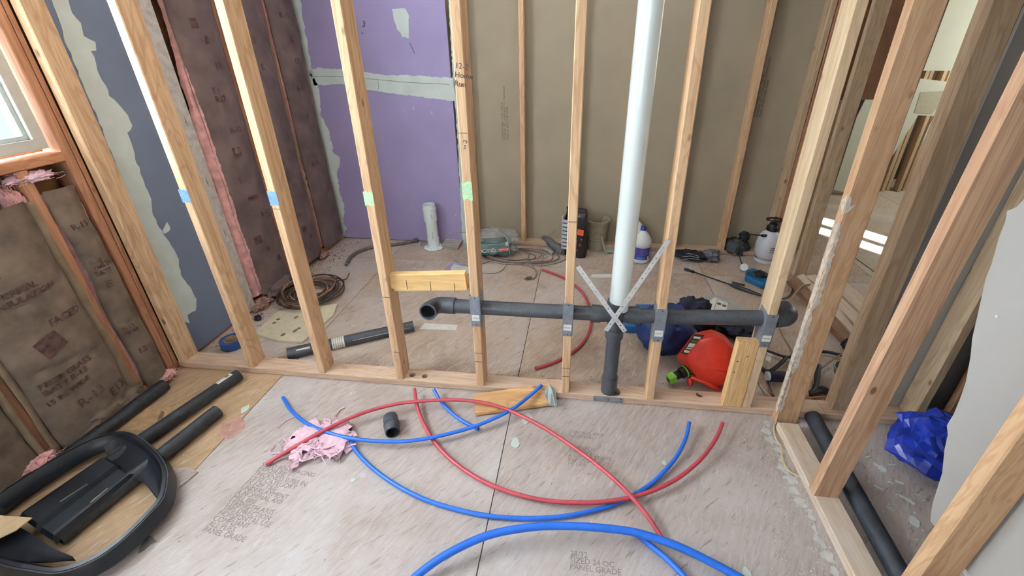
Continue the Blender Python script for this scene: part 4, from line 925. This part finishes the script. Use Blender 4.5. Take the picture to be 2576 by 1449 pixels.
# green box in clear bag
BX, BY = -.625, 1.52
M = T((BX, BY, .03)) @ Matrix.Rotation(math.radians(6), 4, 'Z') @ Matrix.Rotation(math.radians(-4), 4, 'Y') @ Matrix.Rotation(math.radians(-14), 4, 'X')
o = thing('green_box', 'dark green printed box lying in a clear bag behind the right blocking stud', 'box', (BX, BY, 0))
MB().box(-.12, .135, -.05, .14, 0, .105, M).build('carton', plain('dark_green_carton', (22, 92, 82), .6, var=.1), o, bevel=.002)
R3 = M.to_3x3()
f = lambda x, z, e=.0505: M @ Vector((x, -e, z))
MB().prism([f(.040, .024), f(.046, .016), f(.118, .022), f(.126, .032), f(.122, .048), f(.112, .052), f(.048, .046), f(.040, .038)], R3 @ Vector((0, -.001, 0))).build('red_logo_plate', plain('logo_red', (214, 84, 68), .5), o)
text('Coleman', .019, PAPER, f(.120, .044, .0520), R3 @ Vector((-1, 0, -.08)), R3 @ Vector((0, 0, -1)), o, bold=.0006)
text('QUICK', .040, PAPER, f(.022, .046, .0512), R3 @ Vector((-1, 0, 0)), R3 @ Vector((0, 0, -1)), o, bold=.0008)
MB().box(-.115, .10, -.0512, -.0504, .078, .082, M).build('print_line', plain('pale_blue_print', (140, 180, 196), .6), o)
MB().box(.104, .128, -.0512, -.0504, .066, .094, M).build('white_sticker', PAPER, o)
m, nt, b, L = base('clear_plastic_film'); b.inputs['Base Color'].default_value = rgb(190, 196, 196); b.inputs['Roughness'].default_value = .18
b.inputs['Alpha'].default_value = .30
FILM = m
bg_ = MB()
b1 = crumple(BX + .02, BY + .06, .004, .175, .14, .105, 51, .42, 40, 22, True, 2.4)
o = b1.build('plastic_bag', FILM); tag(o, 'crumpled clear plastic bag over the green box', 'bag')
# cable on and around box, extension cords
cg = plain('grey_cord', (156, 148, 136), .55, var=.15); cb = plain('brown_cord', (118, 92, 82), .6, var=.2)
cable('grey_cable', 'thin grey cable looping from the pipe stub over the clear bag', 'cable', [at(1108, 612, 1, 1.55), at(1120, 596, 1, 1.53), at(1150, 585, 1, 1.52), at(1185, 584, 1, 1.50), at(1225, 578, 1, 1.44), at(1268, 592, 1, 1.40), at(1280, 620, 1, 1.36), P0(1281, 650, .02), P0(1262, 680, .008), P0(1228, 687, .006), P0(1180, 672, .01), at(1120, 622, 1, 1.50), at(1108, 612, 1, 1.55)], cg, .0036)
o = thing('extension_cord', 'grey extension cord with a plug end on the floor before the green box', 'cord', P0(1335, 700))
pts = [P0(1180, 690, .008), P0(1210, 664, .008), P0(1260, 650, .01), P0(1300, 655, .012), P0(1335, 668, .012), P0(1349, 682, .010), P0(1346, 696, .008), P0(1338, 702, .008)]
MB().sweep(spl(pts, 8), .0048, 8).build('cord', cg, o)
M = T(P0(1332, 700, .012)) @ Matrix.Rotation(.5, 4, 'Z')
MB().box(-.022, .018, -.011, .011, -.008, .012, M).build('plug', plain('grey_plug', (104, 102, 94), .5), o, bevel=.003)
for dy in (-.006, .006): MB().box(-.042, -.022, dy - .0012, dy + .0012, 0, .006, M).build('prong', STEEL, o)
cl = thing('cord_loops', 'loose loops of dusty brown cord on the floor behind the plain stud', 'cord', P0(1330, 655))
rs = random.Random(8); c = P0(1318, 650)
for k in range(7):
    rx_, ry_ = .34 - .03 * k, .15 - .010 * k
    pts = [Vector((c.x - .02 * k + math.cos(a) * rx_ + rs.uniform(-.01, .01), c.y + .02 + math.sin(a) * ry_ + rs.uniform(-.01, .01), .008 + .004 * k % .02)) for a in [2 * PI * i / 12 for i in range(12)]]
    MB().sweep(spl(pts, 5, True), .0042, 6, closed=True).build('cord_loop', cb if k % 3 else cg, cl)
cable('thin_cable', 'thin dark cable from the clear bag to the grey tool', 'cable', [P0(1290, 592, .03), P0(1305, 603, .01), P0(1335, 607, .008), P0(1362, 602, .02), at(1380, 592, 1, 1.60), at(1398, 578, 1, 1.64)], cg, .0032)
# grey tool
a, b = P0(1368, 598, .04), P0(1412, 630, .03)
o = thing('grey_tool', 'dusty grey tubular tool lying left of the black and white bag', 'tool', (a.x, a.y, 0))
gt_ = plain('dusty_grey_plastic', (104, 106, 110), .55, var=.15)
MB().sweep([a, a + (b - a) * .25, a + (b - a) * .3, b, b + (b - a) * .12], [.026, .030, .034, .034, .028], 16).build('tool_body', gt_, o)
MB().sweep([a + Vector((-.02, .03, .02)), a, a + Vector((.01, -.03, -.015))], .022, 12).build('tool_head', gt_, o)
o = MB().sweep([P0(1372, 628, .018), P0(1384, 634, .016), P0(1392, 638, .014)], [.020, .016, .018], 12).build('cord_connector', plain('white_and_black_connector', (150, 148, 140), .5)); tag(o, 'pale cord connector on the floor below the grey tool', 'connector')
# charcoal bag
def bagbox(cx, cy, w, d, h, seed, taper=.6, nu=32, nv=24, amp=.02, rot=0.0):
    def fn(i, j):
        v = j / nv; a = 2 * PI * i / nu; k = 1 - (1 - taper) * max(0, v - .45) / .55
        sx = math.copysign(abs(math.cos(a)) ** .45, math.cos(a)) * w / 2 * (k * .3 + .7); sy = math.copysign(abs(math.sin(a)) ** .45, math.sin(a)) * d / 2 * (k if v < .9 else k * .4)
        q = nz(math.cos(a) * 2 + seed, v * 5, math.sin(a) * 2) * amp + nz(math.cos(a) * 6 + seed, v * 12, math.sin(a) * 6) * amp * .4
        p = Vector((sx * (1 + q * 6), sy * (1 + q * 6), v * h)); p.rotate(Euler((0, 0, rot))); return p + Vector((cx, cy, .002))
    vs = [fn(i, j) for j in range(nv + 1) for i in range(nu)]
    fs = [(j * nu + i, j * nu + (i + 1) % nu, (j + 1) * nu + (i + 1) % nu, (j + 1) * nu + i) for j in range(nv) for i in range(nu)] + [tuple(range(nu))[::-1], tuple(range(nv * nu, nv * nu + nu))]
    return MB().add(vs, fs, True)
c = P0(1446, 643); o = thing('charcoal_bag', 'upright black and white printed paper sack behind the plain stud', 'bag', (c.x, c.y, 0))
bagbox(c.x, c.y + .02, .19, .10, .40, 2, rot=-.35).build('sack', plain('black_printed_sack', (34, 28, 32), .4, var=.3, sc_=18, bmp=.4), o)
Rz = Matrix.Rotation(-.35, 4, 'Z'); M = T((c.x, c.y + .02, 0)) @ Rz
MB().box(-.103, -.098, -.045, .045, .03, .33, M).build('white_side_panel', PAPER, o)
MB().box(-.100, -.045, -.0565, -.052, .06, .31, M).build('white_front_panel', plain('pale_blue_print_panel', (196, 204, 214), .6), o)
for k in range(7): MB().box(-.094, -.05, -.058, -.0565, .08 + .033 * k, .088 + .033 * k, M).build('print_line', INK, o)
MB().box(.035, .085, -.0615, -.052, .205, .25, M).build('orange_panel', plain('orange_red_print', (216, 84, 56), .5), o)
for x, z, s_ in ((.03, .15, .02), (.06, .12, .025), (.07, .17, .018), (.04, .07, .016)): MB().lathe([(0, .001), (s_ * .5, .001), (s_ * .5, 0)], 7, M @ T((x, -.058, z)) @ Matrix.Rotation(PI / 2, 4, 'X'), smooth=False).build('flame_print', plain('brown_flame_print', (128, 66, 52), .5), o)
# pail with scoop
c = P0(1499, 630); o = thing('plastic_pail', 'dusty taupe plastic pail against the brown back wall', 'pail', (c.x, c.y + .02, 0))
TP = plain('taupe_plastic', (164, 156, 132), .5, var=.1)
MB().lathe([(0, .004), (.070, .004), (.072, 0), (.078, .14), (.082, .15), (.084, .17), (.092, .25), (.102, .262), (.104, .268), (.098, .270), (.092, .262), (.083, .17), (.070, .012), (0, .012)], 30, T((c.x, c.y + .04, .001))).build('pail_body', TP, o)
for z in (.10, .145): MB().lathe([(.0775, 0), (.0805, .004), (.0775, .008)], 30, T((c.x, c.y + .04, z))).build('rib', TP, o)
a_ = Vector((c.x + .035, c.y - .065, .16)); 
o2 = MB().sweep([a_, a_ + Vector((.02, -.01, -.07)), a_ + Vector((.05, -.035, -.15))], [.018, .024, .012], 12, flat=.5).build('clear_scoop', plain('cloudy_clear_plastic', (186, 188, 176), .2, alpha=.6)); tag(o2, 'cloudy clear plastic scoop leaning on the taupe pail', 'scoop')
o2 = crumple(c.x + .12, c.y - .03, .001, .05, .03, .012, 61, .5, 20, 10).build('green_wrapper', plain('pale_green_wrapper', (150, 172, 154), .5)); tag(o2, 'pale green crumpled wrapper right of the taupe pail', 'wrapper')
# jugs
def jug(label, cx, cy, rot, first=None):
    o = thing('bleach_jug', label, 'jug', (cx, cy, .001), 'white jugs with blue caps')
    M = T((cx, cy, .001)) @ Matrix.Rotation(rot, 4, 'Z')
    MB().lathe([(0, .003), (.068, .003), (.074, .010), (.075, .03), (.073, .035), (.073, .138), (.076, .142), (.077, .165), (.070, .190), (.050, .222), (.028, .250), (.020, .258), (.019, .268)], 28, M).build('jug_body', WHT, o)
    MB().lathe([(0, .292), (.018, .292), (.021, .288), (.022, .262), (.020, .262)], 20, M).build('cap', plain('blue_cap', (38, 56, 138), .4), o)
    MB().sweep([M @ Vector(v) for v in spl([(-.024, 0, .243), (-.050, 0, .240), (-.074, 0, .215), (-.080, 0, .185), (-.068, 0, .165)], 5)], .0105, 10).build('handle', WHT, o)
    lb = MB().lathe([(.0738, .036), (.0738, .136)], 22, M, a0=-PI * .95, a1=PI * .05).build('label_band', plain('violet_label', (70, 60, 142), .4, var=.06), o)
    MB().lathe([(.0743, .036), (.0743, .060)], 10, M, a0=-PI * .72, a1=-PI * .45).build('blue_panel', plain('sky_blue_panel', (48, 120, 196), .4), lb)
    MB().lathe([(.0743, .038), (.0743, .066)], 5, M, a0=-PI * .36, a1=-PI * .29).build('barcode_panel', PAPER, lb)
    for k in range(5): MB().lathe([(.0743, .078 + .011 * k), (.0743, .0805 + .011 * k)], 10, M, a0=-PI * .62, a1=-PI * .34).build('print_line', plain('pale_violet_print', (140, 132, 190), .5), lb)
    MB().lathe([(.0744, .036), (.0744, .136)], 3, M, a0=-PI * .27, a1=-PI * .24).build('white_stripe', PAPER, lb)
    return o
c = P0(1609, 655); jug('front white jug with a blue cap and violet label beside the white pipe', c.x, c.y, .2)
c = P0(1595, 634); jug('rear white jug with a blue cap half hidden behind the other jug', c.x, c.y + .05, .1)
# dark gloves and grey cloth
o = crumple(0, 0, 0, .13, .055, .035, 71, .6, 36, 16, True, 3.2).build('work_glove', DARK); c = P0(1735, 652); o.location = (c.x, c.y, .001); o.rotation_euler = (0, 0, -.1); tag(o, 'dark work glove bundle on the floor right of the strapped stud', 'glove')
for k in range(3):
    q = P0(1715, 638 + 8 * k, .05); q2 = P0(1758, 645 + 4 * k, .055)
    MB().sweep([q, (q + q2) / 2 + Vector((0, 0, .012)), q2], .0025, 5).build('light_trim', plain('light_trim', (150, 148, 150), .8), o)
o = crumple(0, 0, 0, .065, .05, .045, 72, .5, 28, 14, True, 3).build('grey_cloth', plain('grey_crumpled_cloth', (104, 106, 114), .7, var=.2, bmp=.4)); c = P0(1787, 656); o.location = (c.x, c.y, .001); tag(o, 'crumpled grey cloth right of the dark gloves', 'cloth')
o = crumple(0, 0, 0, .095, .08, .065, 73, .4, 30, 14, True, 2.2).build('dark_grey_bag', plain('dark_grey_nylon', (66, 68, 74), .7, var=.2, bmp=.3)); c = P0(1850, 640); o.location = (c.x, c.y + .02, .001); tag(o, 'dark grey cloth bag slumped left of the sprayer', 'bag')
o = crumple(0, 0, 0, .04, .035, .04, 74, .5, 22, 12, True, 2.2).build('black_pouch', DARK); c = P0(1855, 640); o.location = (c.x + .03, c.y + .02, .115); tag(o, 'black pouch resting on the dark grey bag by the sprayer', 'pouch')
# sprayer
c = P0(1922, 655); SX, SY = c.x, c.y
o = thing('pump_sprayer', 'white pump sprayer with a black ring handle at the corner studs', 'sprayer', (SX, SY, 0))
M = T((SX, SY, .03)) @ Matrix.Scale(1.0, 4)
MB().lathe([(0, 0), (.060, 0), (.076, .01), (.088, .035), (.092, .08), (.090, .13), (.082, .17), (.062, .205), (.040, .222), (.036, .226), (.036, .245)], 32, M).build('tank', plain('milky_tank_plastic', (214, 216, 224), .35, var=.03), o)
MB().lathe([(.078, 0), (.076, -.028), (.060, -.028), (.058, 0)], 24, M).build('foot_ring', plain('milky_tank_plastic', (214, 216, 224), .35), o)
MB().lathe([(.039, .228), (.043, .232), (.043, .262), (.036, .268), (.030, .285), (.014, .290), (.012, .312), (0, .314)], 20, M).build('pump_cap', BLK, o)
hc = M @ Vector((0, 0, .316))
MB().sweep([hc + Vector((math.cos(a) * .055, math.sin(a) * .038, 0)) for a in [2 * PI * i / 26 for i in range(26)]], .0075, 8, closed=True).build('ring_handle', BLK, o)
nzp = M @ Vector((-.062, -.045, .20)); MB().sweep([nzp + Vector((.012, .008, -.004)), nzp + Vector((-.025, -.012, .004))], .012, 10).build('hose_nut', BLK, o)
for k, (s_, z) in enumerate((('COMMERCIAL', .112), ('HOMEL', .094), ('ALL PURPOSE', .078))): text(s_, (.0105, .018, .008)[k], INK, M @ Vector((-.018, -.0925, z)), (1, 0, 0), (0, 0, 1), o, bold=.0005)
cable('sprayer_hose', 'thin black sprayer hose curling down to the floor', 'hose', [nzp + Vector((-.025, -.012, .006)), at(1885, 591, 1, SY - .05), at(1866, 602, 1, SY - .08), at(1860, 622, 1, SY - .1), P0(1863, 655, .05), P0(1880, 680, .03), P0(1900, 690, .03), P0(1935, 694, .02), P0(1990, 715, .012), P0(1985, 745, .01), P0(1950, 752, .012), P0(1928, 748, .012)], BLK, .0048)
o = MB().sweep([P0(1872, 672, .002), P0(1872, 672, .05)], [.022, .028], 12).build('plastic_cup', WHT); o2 = tag(o, 'small white plastic cup in front of the sprayer', 'cup')
a, b = P0(1722, 676, .012), P0(1915, 743, .014); d = b - a
o = thing('sprayer_wand', 'black sprayer wand with a squeeze grip lying on the floor', 'wand', (a.x, a.y, 0))
MB().sweep([a, a + d * .65], .0048, 8).build('tube', BLK, o); MB().sweep([a, a + d * .04, a + d * .09], [.010, .012, .008], 8).build('nozzle', BLK, o)
MB().sweep([a + d * .10, a + d * .14], [.011, .009], 8).build('nozzle_nut', BLK, o)
MB().sweep([a + d * .62, a + d * .70, a + d * .86, a + d * 1.0], [.008, .015, .013, .008], 10).build('grip', BLK, o)
MB().sweep([a + d * .64 + Vector((0, 0, .022)), a + d * .80 + Vector((0, .012, .026))], .008, 8).build('lever', BLK, o)
# blue tool
c = P0(1905, 712); TB = plain('teal_blue_plastic', (22, 96, 140), .45, var=.1)
o = thing('power_tool', 'teal-blue power tool on the floor in front of the sprayer', 'tool', (c.x, c.y, 0))
P = [P0(1872, 708), P0(1874, 694), P0(1890, 688), P0(1925, 700), P0(1950, 712), P0(1948, 730), P0(1915, 728)]
MB().prism([Vector((p.x, p.y, .004)) for p in P], Vector((0, 0, .045))).build('tool_body', TB, o, bevel=.008)
b1 = crumple(c.x + .02, c.y + .03, .03, .05, .04, .025, 81, .4, 20, 12); b1.build('rubber_grip', BLK, o)
MB().sweep([P0(1886, 690, .045), P0(1915, 686, .05)], .022, 12).build('motor_housing', plain('dark_teal_plastic', (18, 74, 84), .5), o)
# grey moulded panel with outlet template
o = thing('template_tray', 'grey moulded plastic tray with a white printed template on the floor', 'tray', P0(1800, 780))
PP = [(1738, 800), (1752, 765), (1772, 746), (1792, 741), (1830, 748), (1884, 778), (1878, 800), (1850, 826), (1732, 826)]
MB().prism([Vector((p.x, p.y, .002)) for p in ats(PP, 2, .03)], Vector((0, 0, .03))).build('tray', plain('pale_grey_plastic', (168, 170, 162), .5, var=.05), o, bevel=.006)
MB().prism([Vector((p.x, p.y, .0325)) for p in ats([(1766, 800), (1778, 762), (1798, 748), (1832, 762), (1822, 800)], 2, .0325)], Vector((0, 0, .003))).build('white_template', PAPER, o)
for x, y in ((1809, 764), (1822, 769)): 
    q = at(x, y, 2, .0362); MB().lathe([(0, .0008), (.014, .0008), (.014, 0)], 14, T((q.x, q.y, .0357)), smooth=False).build('round_slot', plain('grey_slot', (92, 92, 92), .6), o)
for q1, q2 in (((1792, 790), (1806, 750)), ((1780, 782), (1824, 794)), ((1806, 752), (1836, 764))):
    MB().sweep([Vector((*at(*q, 2, .036).xy, .0362)) for q in (q1, q2)], .0008, 4).build('print_line', INK, o)
# jerry can / blue things left of gas can
c = P0(1610, 822); JB = plain('strong_blue_plastic', (24, 98, 158), .45, var=.08)
o = thing('blue_tool_case', 'bright blue power tool lying behind the black tee', 'tool', (c.x, c.y, 0))
Q = [at(1598, 765, 1, .62), at(1645, 765, 1, .62)]
MB().sweep([at(1600, 782, 1, .62), at(1650, 784, 1, .62)], .040, 16).build('motor_housing', JB, o)
for k in range(5): 
    q = at(1606 + 9 * k, 783, 1, .62); MB().sweep([q, q + Vector((.006, 0, 0))], .0425, 16).build('housing_rib', JB, o)
MB().sweep([at(1628, 785, 1, .60), at(1624, 815, 1, .56)], [.028, .024], 12).build('grip', JB, o)
MB().box(-.05, .05, -.035, .035, 0, .045, T((at(1592, 840).x, at(1592, 835).y + .02, .003))).build('battery_block', JB, o, bevel=.006)
# navy cloth bag with blue side
o = crumple(0, 0, 0, .155, .15, .13, 91, .20, 44, 26, True, 1.6).build('navy_bag', plain('navy_cloth', (20, 50, 108), .6, var=.3, sc_=5, bmp=.3)); c = P0(1668, 880); o.location = (c.x + .0, c.y + .02, .001); tag(o, 'slumped navy blue bag between the tee and the red can', 'bag')
o = crumple(0, 0, 0, .13, .10, .10, 92, .5, 36, 20, True, 2.6).build('dark_jacket', plain('dark_navy_cloth', (26, 28, 50), .8, var=.3, bmp=.5)); c = P0(1735, 835); o.location = (c.x, c.y, .001); tag(o, 'dark crumpled jacket behind the red fuel can', 'jacket')
o = crumple(0, 0, 0, .12, .09, .06, 93, .5, 30, 16, True, 2.6).build('dark_jacket', plain('dark_navy_cloth', (26, 28, 50), .8)); c = P0(1870, 850); o.location = (c.x - .02, c.y, .001); tag(o, 'black fabric strap bundle right of the red fuel can', 'cloth')
tag(slab('paper_sheet', [(1752, 830), (1760, 812), (1880, 820), (1880, 836)], .002, .002, PAPER), 'white sheet of paper under the horizontal black pipe', 'paper')
# gas can
RC_ = plain('red_fuel_plastic', (214, 58, 42), .35, var=.06, spec=.5)
o = thing('fuel_can', 'red plastic fuel can with a green spout lying behind the partition', 'fuel can', (.72, .27, 0))
ol = [(1722, 868), (1745, 838), (1790, 828), (1822, 842), (1850, 872), (1862, 930), (1856, 984), (1790, 988), (1740, 968), (1728, 944), (1704, 908), (1703, 892)]
back = [at(x, y, 1, .42) for x, y in [(1735, 862), (1755, 840), (1792, 832), (1820, 845), (1846, 870), (1862, 900), (1860, 930), (1800, 936), (1745, 930), (1735, 915), (1722, 895), (1722, 880)]]
mid = [at(x, y, 1, .26) for x, y in ol]
front = [at(1786 + (x - 1786) * .82 + 8, 915 + (y - 915) * .80, 1, .150) for x, y in ol]
fc = [at(1786 + (x - 1786) * .45 + 10, 912 + (y - 912) * .42, 1, .132) for x, y in ol]
k = len(ol)
def fixz(P): return [Vector((p.x, p.y, max(.004, p.z))) for p in P]
rings = [fixz(r_) for r_ in (back, mid, front, fc)]
vs = sum(rings, []); fs = [(a * k + i, a * k + (i + 1) % k, (a + 1) * k + (i + 1) % k, (a + 1) * k + i) for a in range(3) for i in range(k)] + [tuple(range(k))[::-1], tuple(range(3 * k, 4 * k))]
body = MB().add(vs, fs).build('can_body', RC_, o, bevel=.010)
for p_ in body.data.polygons: p_.use_smooth = True
MB().sweep(spl([at(1736, 950, 1, .19), at(1737, 972, 1, .17), at(1750, 984, 1, .16), at(1762, 986, 1, .155)], 6), [.014] * 19, 10).build('handle', RC_, o)
MB().sweep(spl([at(1738, 948, 1, .17), at(1775, 962, 1, .15), at(1810, 982, 1, .15)], 6), .013, 10).build('handle_bar', RC_, o)
lbp = [at(x, y, 1, .165) for x, y in ((1714, 888), (1746, 840), (1772, 843), (1736, 893))]
ll = MB().prism([p + Vector((-.002, -.006, .004)) for p in lbp], Vector((-.0005, -.0015, .0005))).build('label_panel', plain('dark_label', (44, 48, 46), .5), o)
for k_, (u0, u1, m__) in enumerate(((.08, .2, PAPER), (.26, .32, PAPER), (.36, .56, PAPER), (.60, .72, plain('olive_print', (92, 110, 50), .5)), (.80, .90, PAPER))):
    A_, B_, C_, D_ = [p + Vector((-.003, -.0085, .005)) for p in lbp]
    q = [A_.lerp(B_, u0), A_.lerp(B_, u1), D_.lerp(C_, u1), D_.lerp(C_, u0)]
    q = [q[0].lerp(q[3], .15), q[1].lerp(q[2], .15), q[1].lerp(q[2], .85), q[0].lerp(q[3], .85)]
    MB().prism(q, Vector((0, -.0006, .0002))).build('label_print', m__, ll)
s0 = at(1728, 932, 1, .20); s1 = at(1692, 950, 1, .165)
MB().sweep([s0, s0.lerp(s1, .45)], .027, 14).build('spout_collar', BLK, o)
MB().sweep([s0.lerp(s1, .08), s0.lerp(s1, .16)], .031, 14).build('green_ring', plain('lime_green_plastic', (128, 196, 64), .45), o)
GN = plain('lime_green_plastic', (128, 196, 64), .45)
d = (s1 - s0).normalized(); 
MB().sweep([s0.lerp(s1, .40), s1 + d * .012], .021, 8).build('spout', BLK, o)
q = d.to_track_quat('Z', 'Y').to_matrix().to_4x4(); q.translation = s1
MB().box(-.021, .021, -.021, .021, -.014, .026, q).build('green_button', GN, o, bevel=.004)
MB().box(-.010, .010, -.010, .010, .026, .0275, q).build('spout_opening', BLK, o)
# cable tangle on the right
tg = thing('cable_tangle', 'tangle of black and brown cables on the floor behind the end stud', 'cable', P0(2000, 930))
dk = plain('black_cable', (36, 36, 42), .5, var=.15); br = plain('tan_cable', (156, 126, 92), .55, var=.15); rd = plain('dull_red_wire', (148, 70, 66), .5)
def tp(L_, mt, r, zz=.01): MB().sweep(spl([P0(x, y, z) for x, y, z in L_], 7), r, 7).build('cable_run', mt, tg)
tp([(1900, 872, .02), (1935, 884, .03), (1978, 898, .03), (2010, 893, .02)], dk, .007)
tp([(1915, 925, .02), (1935, 934, .02), (1962, 916, .03), (1978, 898, .04)], dk, .010)
tp([(1915, 925, .01), (1928, 950, .01), (1935, 975, .012), (1946, 996, .01)], dk, .006)
tp([(1928, 965, .03), (1938, 985, .02), (1950, 998, .01)], rd, .0028)
tp([(1912, 968, .02), (1925, 985, .012), (1938, 998, .008)], plain('white_wire', (190, 188, 180), .5), .0025)
tp([(2055, 884, .02), (2085, 886, .025), (2110, 892, .03), (2140, 898, .02)], dk, .009)
tp([(2052, 950, .02), (2060, 920, .05), (2050, 975, .02), (2040, 990, .02), (2060, 985, .02), (2095, 985, .02)], dk, .013)
tp([(2052, 990, .01), (2068, 975, .03), (2092, 985, .03), (2120, 998, .02)], dk, .009)
tp([(2062, 930, .02), (2085, 912, .03), (2110, 895, .04), (2134, 888, .04)], br, .0042)
tp([(2060, 885, .02), (2050, 905, .03), (2045, 950, .04), (2046, 970, .02)], br, .0050)
tp([(2018, 1000, .01), (2040, 988, .02), (2075, 986, .015), (2092, 994, .01)], plain('yellow_cable', (206, 178, 104), .5), .0036)
tp([(2015, 1005, .008), (2050, 999, .012), (2078, 998, .01)], plain('orange_cable', (200, 130, 80), .5), .0036)
tp([(2060, 942, .04), (2072, 955, .03), (2082, 978, .02)], br, .0036)
tp([(1998, 915, .02), (1990, 880, .02), (1972, 850, .015), (1962, 828, .015)], br, .0045)
tp([(2040, 715, .02), (2018, 720, .05), (1995, 745, .04), (1980, 770, .02), (1975, 800, .01)], br, .0050)
tp([(2080, 1006, .008), (2060, 1010, .012), (2040, 1004, .01)], rd, .0028)
a, b = P0(1936, 946, .035), P0(1975, 948, .035)
o = MB().sweep([a + Vector((-.012, 0, 0)), a, a + Vector((.002, 0, 0)), b], [.018, .018, .028, .028], 14).build('black_flashlight', plain('dark_navy_plastic', (22, 24, 46), .45)); tag(o, 'dark cylindrical tool with a pale collar among the cables', 'tool')
MB().sweep([a + Vector((-.016, 0, 0)), a + Vector((-.002, 0, 0))], .023, 14).build('pale_collar', plain('pale_collar', (180, 182, 178), .5), o)
c = P0(2118, 955)
o = MB().lathe([(0, .002), (.040, .002), (.062, .03), (.070, .065), (.073, .066), (.073, .070), (.066, .070), (.058, .034), (.038, .008), (0, .008)], 26, T((c.x + .02, c.y, 0))).build('grey_bowl', plain('grey_plastic_bowl', (128, 136, 134), .5, var=.06)); tag(o, 'grey plastic bowl on the floor behind the grey-brown stud', 'bowl')
o = crumple(0, 0, 0, .04, .03, .035, 95, .4, 20, 12).build('dark_pouch', plain('dark_navy_plastic', (22, 24, 46), .45)); c = P0(2135, 880); o.location = (c.x, c.y, .001); tag(o, 'dark navy clump where the cables leave behind the stud', 'pouch')
tag(slab('paper_scrap', [(1926, 905), (1930, 886), (1944, 892), (1936, 912)], .001, .001, PAPER), 'white paper scrap among the cables', 'paper')
# blue tarp bag on the right
tb = MB(); c = P0(2385, 1180)
o = thing('blue_tarp_bag', 'crumpled shiny blue plastic tarp bundle behind the torn drywall', 'bag', (1.50, -.16, 0))
b1 = crumple(1.535, -.205, .001, .175, .165, .105, 101, .30, 34, 22, True, 2.3)
for k_ in range(len(b1.sm)): b1.sm[k_] = False
b1.build('tarp', plain('royal_blue_plastic_film', (22, 46, 148), .32, var=.25, sc_=10, bmp=.5), o)
# small pieces of debris on the right floor
rs = random.Random(12); mb = MB()
for i, (x, y) in enumerate(((2219, 1180), (2236, 1214), (2205, 1170), (2262, 1214), (2184, 1150), (2245, 1170), (2270, 1250), (2210, 1228), (2290, 1262), (2240, 1280))):
    c = at(x, y, 2, .001); M = T((c.x, c.y, .0008)) @ Matrix.Rotation(rs.uniform(-1, 1), 4, 'Z'); k = rs.uniform(.5, 1.1)
    mb.box(-.014 * k, .014 * k, -.005 * k, .005 * k, 0, .003, M)
tag(mb.build('drywall_crumbs', MUD), 'rectangular white drywall crumbs on the floor by the blue tarp', 'debris', kind='stuff')
